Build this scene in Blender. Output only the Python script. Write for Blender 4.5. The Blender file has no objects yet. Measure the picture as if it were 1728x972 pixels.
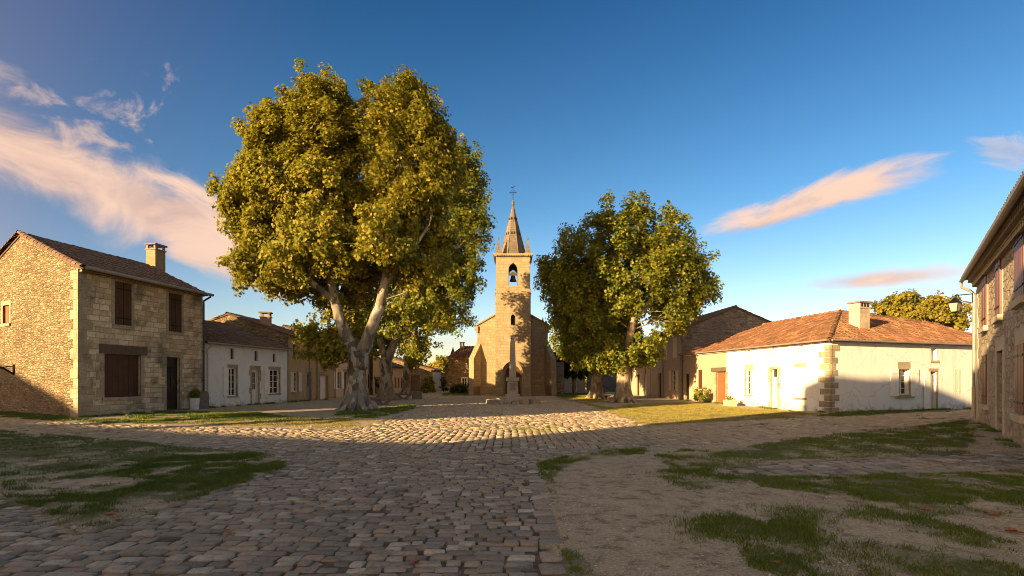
import bpy, math, random
import numpy as np
from mathutils import Vector, Quaternion

S = bpy.context.scene
C = S.collection
rnd = random.Random(7)

# ------------------------------------------------------------------ camera, sky, sun, exposure
H_EYE = 1.6
FPX, CX, HY = 900.0, 864.0, 640.0           # focal length, optical axis and horizon in photograph pixels
cam_d = bpy.data.cameras.new('camera'); cam = bpy.data.objects.new('camera', cam_d); C.objects.link(cam)
cam.location = (0, 0, H_EYE); cam.rotation_euler = (math.radians(90), 0, 0)
cam_d.sensor_width = 36.0; cam_d.lens = 36.0 * FPX / 1728.0
cam_d.shift_y = (HY - 486.0) / 1728.0
cam_d.clip_start = 0.1; cam_d.clip_end = 6000
S.camera = cam

SUN_AZ, SUN_EL = math.radians(50), math.radians(12.5)
SUN_TRAVEL = Vector((math.sin(SUN_AZ) * math.cos(SUN_EL), math.cos(SUN_AZ) * math.cos(SUN_EL), -math.sin(SUN_EL)))
sl = bpy.data.lights.new('sun', 'SUN'); so = bpy.data.objects.new('sun', sl); C.objects.link(so)
sl.energy = 4.6; sl.angle = math.radians(0.5); sl.color = (1.0, 0.68, 0.33)
so.rotation_euler = SUN_TRAVEL.to_track_quat('-Z', 'Y').to_euler(); so.location = (-30, -20, 30)

SKY_STRENGTH = 0.065
S.view_settings.view_transform = 'Standard'; S.view_settings.look = 'None'
S.view_settings.exposure = 1.9; S.view_settings.gamma = 1.0
S.view_settings.use_curve_mapping = False
S.cycles.use_denoising = True; S.cycles.filter_width = 1.0
S.cycles.max_bounces = 6; S.cycles.transparent_max_bounces = 8


class NT:
    """Small helper over a node tree."""
    def __init__(self, tree):
        self.t = tree; self.n = tree.nodes; self.l = tree.links
    def new(self, typ, **kw):
        nd = self.n.new(typ)
        for k, v in kw.items(): setattr(nd, k, v)
        return nd
    def put(self, sock, v):
        if v is None: return
        if isinstance(v, bpy.types.NodeSocket): self.l.new(v, sock)
        elif isinstance(v, (tuple, list)):
            v = tuple(v)
            sock.default_value = v + (1.0,) if len(v) == 3 and len(sock.default_value) == 4 else v
        else: sock.default_value = v
    def math(self, op, a, b=None, c=None, clamp=False):
        m = self.new('ShaderNodeMath', operation=op, use_clamp=clamp)
        for i, v in enumerate((a, b, c)): self.put(m.inputs[i], v)
        return m.outputs[0]
    def vmath(self, op, a, b=None, scale=None):
        m = self.new('ShaderNodeVectorMath', operation=op)
        self.put(m.inputs[0], a)
        if b is not None: self.put(m.inputs[1], b)
        if scale is not None: self.put(m.inputs['Scale'], scale)
        return m.outputs[0]
    def mix(self, f, a, b, blend='MIX'):
        m = self.new('ShaderNodeMix', data_type='RGBA', blend_type=blend)
        self.put(m.inputs[0], f); self.put(m.inputs[6], a); self.put(m.inputs[7], b)
        return m.outputs[2]
    def noise(self, vec, scale, detail=4, rough=0.55, dist=0.0, col=False):
        m = self.new('ShaderNodeTexNoise')
        self.put(m.inputs['Vector'], vec); m.inputs['Scale'].default_value = scale
        m.inputs['Detail'].default_value = detail; m.inputs['Roughness'].default_value = rough
        m.inputs['Distortion'].default_value = dist
        return m.outputs[1 if col else 0]
    def voro(self, vec, scale, feature='F1', rand=1.0):
        m = self.new('ShaderNodeTexVoronoi', feature=feature)
        self.put(m.inputs['Vector'], vec); m.inputs['Scale'].default_value = scale
        m.inputs['Randomness'].default_value = rand
        return m
    def ramp(self, f, stops, interp='LINEAR'):
        m = self.new('ShaderNodeValToRGB'); self.put(m.inputs[0], f)
        e = m.color_ramp.elements; m.color_ramp.interpolation = interp
        while len(e) < len(stops): e.new(0.5)
        for i, (p, c) in enumerate(stops):
            e[i].position = p; e[i].color = (c, c, c, 1) if not isinstance(c, tuple) else c + (1,)
        return m.outputs[0]
    def smooth(self, f, a, b):
        m = self.new('ShaderNodeMapRange', interpolation_type='SMOOTHSTEP')
        self.put(m.inputs[0], f); m.inputs[1].default_value = a; m.inputs[2].default_value = b
        return m.outputs[0]
    def mapping(self, vec, scale=(1, 1, 1), loc=(0, 0, 0), rot=(0, 0, 0)):
        m = self.new('ShaderNodeMapping'); self.put(m.inputs[0], vec)
        m.inputs['Scale'].default_value = scale; m.inputs['Location'].default_value = loc; m.inputs['Rotation'].default_value = rot
        return m.outputs[0]


def make_sky():
    w = bpy.data.worlds.new('World'); S.world = w; w.use_nodes = True
    T = NT(w.node_tree); T.n.clear()
    sky = T.new('ShaderNodeTexSky', sky_type='NISHITA')
    sky.sun_disc = False; sky.sun_elevation = SUN_EL; sky.sun_rotation = math.pi + SUN_AZ
    sky.altitude = 0; sky.air_density = 1.0; sky.dust_density = 0.8; sky.ozone_density = 2.0
    hs = T.new('ShaderNodeHueSaturation'); hs.inputs['Saturation'].default_value = 1.20
    T.l.new(sky.outputs[0], hs.inputs['Color'])
    base = hs.outputs[0]   # deepened below towards the zenith
    geo = T.new('ShaderNodeTexCoord').outputs['Generated']
    sx = T.new('ShaderNodeSeparateXYZ'); T.l.new(geo, sx.inputs[0])
    dx, dy, dz = sx.outputs
    # cirrus and cumulus banks sit in directions on the sky: bearing (x/y) and height (z/y) north of the square
    dys = T.math('MAXIMUM', dy, 0.05)
    u = T.math('DIVIDE', dx, dys); v = T.math('DIVIDE', dz, dys)
    cx = T.new('ShaderNodeCombineXYZ'); T.l.new(u, cx.inputs[0]); T.l.new(v, cx.inputs[1])
    uv = cx.outputs[0]
    front = T.smooth(dy, 0.05, 0.25)
    def bank(cu, cv, ang, ln, wd, dens, seed, stretch=2.2, nscale=7.0, soft=0.55, warp=0.9):
        p = T.mapping(uv, loc=(-cu, -cv, 0))
        p = T.mapping(p, rot=(0, 0, -ang))
        q = T.mapping(p, scale=(1 / ln, 1 / wd, 1))
        s2 = T.mapping(p, scale=(1 / stretch, 1, 1), loc=(seed, seed * 1.7, 0))
        n1 = T.noise(s2, nscale, 9, 0.60, 0.6)
        n2 = T.noise(s2, nscale * 0.45, 3, 0.5)
        le = T.new('ShaderNodeVectorMath', operation='LENGTH'); T.l.new(q, le.inputs[0])
        r = le.outputs['Value']
        nn = T.math('ADD', T.math('MULTIPLY', T.math('SUBTRACT', n1, 0.5), warp * 3.4), T.math('MULTIPLY', T.math('SUBTRACT', n2, 0.5), warp * 2.4))
        d = T.math('ADD', T.math('SUBTRACT', 1.0, r), nn)
        a = T.smooth(d, 0.0, soft)
        return T.math('MULTIPLY', a, dens), n2, n1, q
    U = lambda px: (px - CX) / FPX
    V = lambda py: (HY - py) / FPX
    banks = [
        bank(U(120), V(300), -0.50, 0.44, 0.100, 0.95, 3.1, 2.6, 5.0, 0.75, 0.85),
        bank(U(320), V(378), -0.42, 0.24, 0.065, 0.93, 5.3, 2.2, 7.0, 0.6, 0.8),
        bank(U(165), V(200), -0.25, 0.13, 0.07, 0.55, 8.9, 1.6, 14.0, 0.9, 1.3),
        bank(U(1370), V(338), 0.34, 0.30, 0.034, 0.95, 12.4, 3.6, 9.0, 0.95, 1.05),
        bank(U(1290), V(378), 0.26, 0.20, 0.020, 0.85, 14.9, 3.6, 9.0, 0.9, 0.9),
        bank(U(1500), V(470), 0.08, 0.28, 0.024, 0.90, 17.7, 3.8, 9.0, 0.9, 0.95),
        bank(U(1705), V(255), -0.1, 0.075, 0.024, 0.40, 21.3, 1.8, 16.0, 0.9, 1.3),
        bank(U(760), V(578), 0.03, 0.22, 0.018, 0.35, 27.7, 3.5, 9.0, 0.9, 0.8),
        bank(U(1640), V(512), 0.05, 0.16, 0.016, 0.40, 31.7, 3.5, 9.0, 0.9, 0.8),
    ]
    # sunset glow around the sun behind the viewpoint, strengthened to warm the shade
    dpn = T.new('ShaderNodeVectorMath', operation='DOT_PRODUCT'); T.l.new(geo, dpn.inputs[0]); dpn.inputs[1].default_value = tuple(-SUN_TRAVEL)
    glow = T.math('MULTIPLY', T.smooth(dpn.outputs['Value'], 0.0, 0.95), T.smooth(dz, 0.75, 0.0))
    base = T.mix(T.math('MULTIPLY', glow, 0.9), base, (24.0, 13.4, 5.8))
    base = T.mix(1.0, base, T.ramp(dz, [(0.0, (1.22, 1.0, 0.96)), (0.14, (1.05, 0.94, 0.95)), (0.30, (0.60, 0.74, 0.80)), (0.60, (0.22, 0.42, 0.55)), (1.0, (0.22, 0.36, 0.54))]), 'MULTIPLY')
    # bright overhead patch, added out of view to lift the shaded ground
    base = T.mix(T.smooth(dz, 0.62, 0.85), base, (1.62, 1.50, 1.42))
    pink = T.math('MULTIPLY', T.smooth(u, -0.25, -1.15), T.math('MULTIPLY', front, 0.5))
    base = T.mix(pink, base, (0.62, 0.52, 1.0))
    out = base
    for a, n2, n1, q in banks:
        sq = T.new('ShaderNodeSeparateXYZ'); T.l.new(q, sq.inputs[0])
        shade = T.math('ADD', T.smooth(n1, 0.30, 0.62), T.math('MULTIPLY', sq.outputs[1], 0.18))
        col = T.mix(shade, (2.3, 1.6, 1.5), (4.4, 2.95, 2.15))
        out = T.mix(T.math('MULTIPLY', a, front), out, col)
    bg = T.new('ShaderNodeBackground'); bg.inputs['Strength'].default_value = SKY_STRENGTH
    T.l.new(out, bg.inputs['Color'])
    o = T.new('ShaderNodeOutputWorld'); T.l.new(bg.outputs[0], o.inputs[0])
make_sky()

# ------------------------------------------------------------------ materials
def new_mat(name):
    m = bpy.data.materials.new(name); m.use_nodes = True
    T = NT(m.node_tree); T.n.clear()
    b = T.new('ShaderNodeBsdfPrincipled'); o = T.new('ShaderNodeOutputMaterial')
    T.l.new(b.outputs[0], o.inputs[0])
    b.inputs['Specular IOR Level'].default_value = 0.25
    return m, T, b, o

def bump(T, b, height, strength=0.5, dist=0.02):
    bp = T.new('ShaderNodeBump'); bp.inputs['Strength'].default_value = strength; bp.inputs['Distance'].default_value = dist
    T.put(bp.inputs['Height'], height); T.l.new(bp.outputs[0], b.inputs['Normal'])

def uvnode(T): return T.new('ShaderNodeTexCoord').outputs['UV']
def objnode(T): return T.new('ShaderNodeTexCoord').outputs['Object']

def rubble_mat(name, c1, c2, c3, mortar, w=0.34, h=0.15, bs=1.0, stain=0.5):
    """Irregular coursed rubble in metres of wall."""
    m, T, b, o = new_mat(name)
    uv = uvnode(T)
    wob = T.noise(uv, 1.7, 3, 0.6, col=True)
    p = T.vmath('ADD', uv, T.vmath('SCALE', T.vmath('SUBTRACT', wob, (0.5, 0.5, 0.5)), scale=0.16))
    p = T.mapping(p, scale=(1 / w, 1 / h, 1))
    ve = T.voro(p, 1.0, 'DISTANCE_TO_EDGE', 0.75); vc = T.voro(p, 1.0, 'F1', 0.75)
    sep = T.new('ShaderNodeSeparateColor'); T.l.new(vc.outputs['Color'], sep.inputs[0])
    n = T.noise(uv, 11, 5, 0.65)
    col = T.mix(sep.outputs[0], c1, c2)
    col = T.mix(T.smooth(sep.outputs[1], 0.72, 0.95), col, c3)
    col = T.mix(T.math('MULTIPLY', T.smooth(n, 0.45, 0.8), 0.5), col, tuple(x * 0.55 for x in c1))
    edge = T.smooth(T.math('ADD', ve.outputs['Distance'], T.math('MULTIPLY', T.math('SUBTRACT', T.noise(uv, 16, 4, 0.7), 0.5), 0.16)), 0.0, 0.16)
    col = T.mix(edge, mortar, col)
    st = T.smooth(T.noise(uv, 0.42, 5, 0.62), 0.42, 0.72)
    col = T.mix(T.math('MULTIPLY', st, stain), col, tuple(x * 0.42 for x in c1))
    T.put(b.inputs['Base Color'], col); b.inputs['Roughness'].default_value = 0.92
    hgt = T.math('ADD', T.math('ADD', edge, T.math('MULTIPLY', sep.outputs[2], 0.7)), T.math('MULTIPLY', n, 0.75))
    bump(T, b, hgt, bs, 0.05)
    return m

def ashlar_mat(name, c1, c2, mortar, w=0.62, h=0.31, bs=0.5, stain=0.6, dark=(0.09, 0.075, 0.055)):
    m, T, b, o = new_mat(name)
    uv = uvnode(T)
    wob = T.noise(uv, 1.1, 3, 0.6, col=True)
    p = T.vmath('ADD', uv, T.vmath('SCALE', T.vmath('SUBTRACT', wob, (0.5, 0.5, 0.5)), scale=0.07))
    br = T.new('ShaderNodeTexBrick'); T.put(br.inputs['Vector'], p)
    br.inputs['Scale'].default_value = 1.0; br.inputs['Brick Width'].default_value = w; br.inputs['Row Height'].default_value = h
    br.inputs['Mortar Size'].default_value = 0.012; br.inputs['Mortar Smooth'].default_value = 0.5
    br.offset = 0.43; br.squash = 0.8; br.squash_frequency = 3
    br.inputs['Color1'].default_value = (0, 0, 0, 1); br.inputs['Color2'].default_value = (1, 1, 1, 1); br.inputs['Mortar'].default_value = (0.5, 0.5, 0.5, 1)
    n = T.noise(uv, 9, 6, 0.68); big = T.noise(uv, 0.55, 5, 0.6); mid = T.noise(uv, 2.3, 5, 0.65)
    col = T.mix(br.outputs['Color'], c1, c2)
    col = T.mix(T.math('MULTIPLY', T.smooth(n, 0.4, 0.75), 0.55), col, tuple(x * 0.6 for x in c1))
    col = T.mix(T.math('MULTIPLY', br.outputs['Fac'], 0.8), col, mortar)
    col = T.mix(T.math('MULTIPLY', T.smooth(T.math('ADD', T.math('MULTIPLY', big, 0.6), T.math('MULTIPLY', mid, 0.4)), 0.47, 0.63), stain), col, dark)
    T.put(b.inputs['Base Color'], col); b.inputs['Roughness'].default_value = 0.9
    hgt = T.math('ADD', T.math('MULTIPLY', br.outputs['Fac'], -0.8), T.math('ADD', T.math('MULTIPLY', n, 0.7), T.math('MULTIPLY', mid, 0.6)))
    bump(T, b, hgt, bs, 0.03)
    return m

def plaster_mat(name, c, stainc, stain=0.35, bs=0.15, basestain=0.6):
    m, T, b, o = new_mat(name)
    uv = uvnode(T)
    n = T.noise(uv, 7, 6, 0.65); big = T.noise(T.mapping(uv, scale=(1.3, 0.5, 1)), 0.9, 5, 0.62)
    sx = T.new('ShaderNodeSeparateXYZ'); T.l.new(uv, sx.inputs[0])
    col = T.mix(T.math('MULTIPLY', T.smooth(big, 0.48, 0.75), stain), c, stainc)
    # splashed and worn plaster low on the wall, with a ragged edge
    low = T.smooth(T.math('ADD', sx.outputs[1], T.math('MULTIPLY', T.math('SUBTRACT', T.noise(uv, 1.6, 5, 0.7), 0.5), 2.4)), 0.35, -0.25)
    col = T.mix(T.math('MULTIPLY', low, basestain), col, tuple(x * 0.55 for x in stainc))
    col = T.mix(T.math('MULTIPLY', T.smooth(n, 0.55, 0.8), 0.18), col, stainc)
    # old runs of rain dirt and hairline patches
    run = T.math('MULTIPLY', T.smooth(T.noise(T.mapping(uv, scale=(4.5, 0.28, 1)), 1.0, 5, 0.6), 0.56, 0.74), T.smooth(T.noise(uv, 0.8, 3), 0.42, 0.62))
    col = T.mix(T.math('MULTIPLY', run, stain), col, stainc)
    patch = T.smooth(T.voro(T.vmath('ADD', uv, T.vmath('SCALE', T.noise(uv, 2.0, 4, 0.6, col=True), scale=0.5)), 0.55, 'DISTANCE_TO_EDGE').outputs['Distance'], 0.012, 0.0)
    col = T.mix(T.math('MULTIPLY', patch, 0.35), col, tuple(x * 0.6 for x in stainc))
    T.put(b.inputs['Base Color'], col); b.inputs['Roughness'].default_value = 0.88
    bump(T, b, T.math('ADD', n, T.math('MULTIPLY', low, -0.5)), bs, 0.02)
    return m

def tile_mat(name, cols, lichen=(0.10, 0.09, 0.06), lic=0.5):
    m, T, b, o = new_mat(name)
    g = T.new('ShaderNodeNewGeometry')
    rp = g.outputs['Random Per Island']
    k = len(cols)
    col = T.ramp(rp, [(i / max(1, k - 1), c) for i, c in enumerate(cols)])
    ob = objnode(T)
    n = T.noise(ob, 9, 5, 0.7); bg = T.noise(ob, 0.7, 4, 0.6)
    col = T.mix(T.math('MULTIPLY', T.smooth(n, 0.45, 0.75), lic), col, lichen)
    col = T.mix(T.math('MULTIPLY', T.smooth(bg, 0.45, 0.7), lic * 0.6), col, lichen)
    T.put(b.inputs['Base Color'], col); b.inputs['Roughness'].default_value = 0.85
    bump(T, b, n, 0.4, 0.02)
    return m

def wood_mat(name, c1, c2, rough=0.6, grain=(26, 1.2, 1)):
    m, T, b, o = new_mat(name)
    uv = uvnode(T)
    n = T.noise(T.mapping(uv, scale=grain), 1.0, 6, 0.65); n2 = T.noise(uv, 3, 4, 0.6)
    col = T.mix(T.smooth(n, 0.3, 0.7), c1, c2)
    col = T.mix(T.math('MULTIPLY', T.smooth(n2, 0.45, 0.75), 0.4), col, tuple(x * 0.6 for x in c1))
    T.put(b.inputs['Base Color'], col); b.inputs['Roughness'].default_value = rough
    bump(T, b, n, 0.25, 0.01)
    return m

def simple_mat(name, c, rough=0.7, metal=0.0, var=0.3, scale=6.0, bs=0.2):
    m, T, b, o = new_mat(name)
    ob = objnode(T)
    n = T.noise(ob, scale, 6, 0.65)
    T.put(b.inputs['Base Color'], T.mix(T.math('MULTIPLY', T.smooth(n, 0.35, 0.75), var), c, tuple(x * 0.45 for x in c)))
    b.inputs['Roughness'].default_value = rough; b.inputs['Metallic'].default_value = metal
    bump(T, b, n, bs, 0.02)
    return m

def glass_mat(name, c=(0.012, 0.014, 0.016)):
    m, T, b, o = new_mat(name)
    ob = objnode(T)
    b.inputs['Specular IOR Level'].default_value = 0.6
    T.put(b.inputs['Base Color'], T.mix(T.noise(ob, 1.5, 3), c, tuple(x * 2.5 for x in c)))
    b.inputs['Roughness'].default_value = 0.06
    bump(T, b, T.noise(ob, 1.2, 2), 0.06, 0.02)
    return m

def leaf_mat(name, stops, trans=0.38):
    m, T, b, o = new_mat(name)
    g = T.new('ShaderNodeNewGeometry')
    n = T.noise(objnode(T), 0.55, 3, 0.6)
    f = T.math('ADD', T.math('MULTIPLY', g.outputs['Random Per Island'], 0.75), T.math('MULTIPLY', n, 0.35), clamp=True)
    col = T.ramp(f, stops)
    T.put(b.inputs['Base Color'], col); b.inputs['Roughness'].default_value = 0.55
    b.inputs['Specular IOR Level'].default_value = 0.2
    tr = T.new('ShaderNodeBsdfTranslucent')
    T.put(tr.inputs['Color'], T.mix(0.5, col, (0.34, 0.34, 0.03)))
    mx = T.new('ShaderNodeMixShader'); mx.inputs[0].default_value = trans
    T.l.new(b.outputs[0], mx.inputs[1]); T.l.new(tr.outputs[0], mx.inputs[2]); T.l.new(mx.outputs[0], o.inputs[0])
    return m

def bark_mat(name, pale, mid, dark):
    m, T, b, o = new_mat(name)
    ob = objnode(T)
    p = T.mapping(ob, scale=(1.0, 1.0, 0.42))
    wob = T.vmath('ADD', p, T.vmath('SCALE', T.vmath('SUBTRACT', T.noise(p, 3, 4, 0.6, col=True), (0.5, 0.5, 0.5)), scale=0.5))
    v = T.voro(wob, 4.5)
    sep = T.new('ShaderNodeSeparateColor'); T.l.new(v.outputs['Color'], sep.inputs[0])
    n = T.noise(ob, 14, 5, 0.7); big = T.noise(p, 1.3, 4, 0.6)
    col = T.mix(T.smooth(sep.outputs[0], 0.35, 0.6), pale, mid)
    col = T.mix(T.smooth(sep.outputs[1], 0.68, 0.85), col, dark)
    col = T.mix(T.math('MULTIPLY', T.smooth(big, 0.42, 0.65), 0.55), col, mid)
    col = T.mix(T.math('MULTIPLY', T.smooth(n, 0.5, 0.8), 0.5), col, dark)
    T.put(b.inputs['Base Color'], col); b.inputs['Roughness'].default_value = 0.85
    bump(T, b, T.math('ADD', T.math('MULTIPLY', sep.outputs[0], 0.6), n), 0.5, 0.03)
    return m

M = {}
M['rubble'] = rubble_mat('golden rubble', (0.27, 0.195, 0.105), (0.39, 0.295, 0.175), (0.16, 0.11, 0.06), (0.215, 0.158, 0.09), 0.30, 0.095, 1.0, 0.45)
M['ashlar'] = ashlar_mat('weathered ashlar', (0.45, 0.335, 0.20), (0.74, 0.60, 0.42), (0.42, 0.33, 0.215), 0.46, 0.24, 1.0, 0.72)
M['cutstone'] = ashlar_mat('dressed stone', (0.34, 0.27, 0.175), (0.44, 0.355, 0.245), (0.26, 0.205, 0.135), 0.9, 0.33, 0.4, 0.5)
M['lintel'] = simple_mat('old timber lintel', (0.13, 0.095, 0.065), 0.85, 0, 0.6, 5)
M['church'] = ashlar_mat('church limestone', (0.28, 0.212, 0.122), (0.36, 0.28, 0.17), (0.20, 0.15, 0.09), 0.5, 0.27, 0.45, 0.35, (0.16, 0.12, 0.07))
M['spire'] = ashlar_mat('spire stone', (0.15, 0.12, 0.085), (0.20, 0.162, 0.115), (0.10, 0.08, 0.06), 0.4, 0.22, 0.8, 0.7)
M['greystone'] = rubble_mat('grey gable stone', (0.22, 0.19, 0.15), (0.29, 0.25, 0.20), (0.12, 0.10, 0.08), (0.19, 0.165, 0.13), 0.42, 0.2, 0.7, 0.65)
M['tanwall'] = plaster_mat('tan lime plaster', (0.44, 0.34, 0.225), (0.27, 0.20, 0.13), 0.6, 0.3, 0.5)
M['ochre'] = plaster_mat('ochre lime plaster', (0.44, 0.315, 0.165), (0.26, 0.185, 0.10), 0.55, 0.25, 0.5)
M['cream'] = plaster_mat('cream lime plaster', (0.60, 0.48, 0.35), (0.38, 0.29, 0.20), 0.45, 0.2, 0.5)
M['white'] = plaster_mat('whitewashed wall', (0.70, 0.69, 0.655), (0.45, 0.40, 0.34), 0.42, 0.16, 0.85)
M['rightstone'] = rubble_mat('pale rubble limestone', (0.50, 0.415, 0.30), (0.58, 0.49, 0.365), (0.36, 0.28, 0.19), (0.46, 0.38, 0.27), 0.40, 0.18, 1.0, 0.35)
M['rightcut'] = ashlar_mat('pale cut limestone', (0.54, 0.45, 0.33), (0.60, 0.51, 0.385), (0.44, 0.36, 0.26), 0.8, 0.4, 0.35, 0.3, (0.25, 0.2, 0.14))
M['tile_dark'] = tile_mat('old dark roof tiles', [(0.10, 0.062, 0.042), (0.17, 0.10, 0.065), (0.13, 0.085, 0.06), (0.22, 0.14, 0.09)], (0.07, 0.055, 0.042), 0.55)
M['tile_red'] = tile_mat('red clay roof tiles', [(0.12, 0.055, 0.028), (0.25, 0.112, 0.052), (0.18, 0.075, 0.036), (0.34, 0.18, 0.09), (0.10, 0.052, 0.03), (0.25, 0.125, 0.062)], (0.085, 0.060, 0.040), 0.7)
M['brownwood'] = wood_mat('dark brown shutters', (0.056, 0.027, 0.014), (0.085, 0.041, 0.021))
M['redwood'] = wood_mat('reddish brown paint', (0.16, 0.062, 0.034), (0.21, 0.085, 0.046), 0.5)
M['doorbrown'] = wood_mat('chestnut door', (0.21, 0.085, 0.036), (0.27, 0.115, 0.05))
M['whitewood'] = wood_mat('white painted wood', (0.76, 0.70, 0.62), (0.82, 0.77, 0.69), 0.55)
M['offwood'] = wood_mat('cream painted wood', (0.62, 0.54, 0.44), (0.70, 0.62, 0.52), 0.6)
M['greyblue'] = wood_mat('grey blue paint', (0.24, 0.25, 0.25), (0.30, 0.31, 0.31), 0.6)
M['darkwood'] = wood_mat('almost black door wood', (0.020, 0.011, 0.008), (0.035, 0.019, 0.013), 0.4)
M['glass'] = glass_mat('window glass')
M['dark'] = simple_mat('dark interior', (0.02, 0.016, 0.013), 0.9)
M['zinc'] = simple_mat('aged zinc', (0.30, 0.265, 0.225), 0.55, 0.3, 0.4, 8)
M['pipe_teal'] = simple_mat('dark teal zinc pipe', (0.06, 0.075, 0.08), 0.5, 0.3, 0.3, 8)
M['iron'] = simple_mat('black iron', (0.018, 0.016, 0.016), 0.5, 0.6, 0.3, 20)
M['bronze'] = simple_mat('bell bronze', (0.06, 0.05, 0.035), 0.45, 0.8, 0.4, 12)
M['opal'] = simple_mat('frosted lamp glass', (0.40, 0.345, 0.27), 0.25, 0, 0.3, 6, 0.0)
M['monument'] = ashlar_mat('monument stone', (0.30, 0.26, 0.205), (0.35, 0.305, 0.24), (0.25, 0.21, 0.165), 1.6, 1.2, 0.35, 0.4)
M['rock'] = simple_mat('rough stone blocks', (0.27, 0.225, 0.165), 0.92, 0, 0.7, 5, 0.7)
M['slab'] = simple_mat('grey weathered slab', (0.20, 0.175, 0.15), 0.92, 0, 0.7, 7, 0.6)
M['brick'] = ashlar_mat('small chimney brick', (0.33, 0.21, 0.11), (0.40, 0.27, 0.15), (0.30, 0.23, 0.15), 0.22, 0.075, 0.6, 0.3)
M['chimstone'] = ashlar_mat('chimney render', (0.48, 0.385, 0.265), (0.53, 0.43, 0.30), (0.43, 0.34, 0.23), 0.5, 0.25, 0.3, 0.4)
M['bark_grey'] = bark_mat('plane tree bark', (0.35, 0.32, 0.26), (0.205, 0.18, 0.138), (0.09, 0.076, 0.054))
M['bark_warm'] = bark_mat('warm plane tree bark', (0.33, 0.27, 0.18), (0.22, 0.165, 0.10), (0.10, 0.075, 0.045))
M['leaf_gold'] = leaf_mat('golden plane leaves', [(0.0, (0.060, 0.088, 0.011)), (0.35, (0.150, 0.163, 0.017)), (0.68, (0.265, 0.228, 0.024)), (1.0, (0.41, 0.285, 0.034))])
M['leaf_green'] = leaf_mat('green plane leaves', [(0.0, (0.055, 0.092, 0.013)), (0.45, (0.125, 0.165, 0.019)), (0.75, (0.23, 0.22, 0.024)), (1.0, (0.37, 0.27, 0.033))])
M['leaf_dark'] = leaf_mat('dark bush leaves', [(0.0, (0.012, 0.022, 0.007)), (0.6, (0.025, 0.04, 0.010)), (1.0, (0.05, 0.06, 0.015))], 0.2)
M['leaf_far'] = leaf_mat('far tree leaves', [(0.0, (0.09, 0.10, 0.014)), (0.5, (0.20, 0.18, 0.022)), (1.0, (0.34, 0.24, 0.03))])
M['leaf_fall'] = simple_mat('dry fallen leaf', (0.34, 0.145, 0.05), 0.8, 0, 0.5, 30)

def cobble_mat():
    m, T, b, o = new_mat('worn granite setts')
    g = T.new('ShaderNodeNewGeometry'); ob = objnode(T)
    rp = g.outputs['Random Per Island']
    col = T.ramp(rp, [(0.0, (0.15, 0.126, 0.095)), (0.22, (0.27, 0.232, 0.172)), (0.42, (0.205, 0.180, 0.142)), (0.6, (0.34, 0.290, 0.213)), (0.75, (0.285, 0.215, 0.155)), (0.9, (0.37, 0.318, 0.24)), (1.0, (0.46, 0.41, 0.32))])
    n = T.noise(ob, 22, 6, 0.7); n2 = T.noise(ob, 0.45, 4, 0.6); n3 = T.noise(ob, 5, 4, 0.6)
    col = T.mix(T.math('MULTIPLY', T.smooth(n, 0.42, 0.75), 0.55), col, (0.085, 0.068, 0.052))
    col = T.mix(T.math('MULTIPLY', T.smooth(n2, 0.5, 0.68), 0.45), col, (0.30, 0.245, 0.18))
    col = T.mix(T.math('MULTIPLY', T.smooth(n3, 0.58, 0.75), 0.35), col, (0.10, 0.085, 0.06))
    # sandy film and the sunlit band's gold, both painted into the farther setts
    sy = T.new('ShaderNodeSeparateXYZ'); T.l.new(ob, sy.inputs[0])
    dust_gold = T.math('MULTIPLY', T.smooth(T.math('ADD', sy.outputs[1], T.math('MULTIPLY', n2, 5.0)), 13.0, 19.0), 0.42)
    col = T.mix(dust_gold, col, (0.46, 0.335, 0.185))
    T.put(b.inputs['Base Color'], col)
    T.put(b.inputs['Roughness'], T.math('ADD', 0.50, T.math('MULTIPLY', n, 0.4)))
    b.inputs['Specular IOR Level'].default_value = 0.4
    bump(T, b, T.math('ADD', n, T.math('MULTIPLY', n3, 0.6)), 0.55, 0.012)
    return m
M['cobble'] = cobble_mat()

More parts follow.
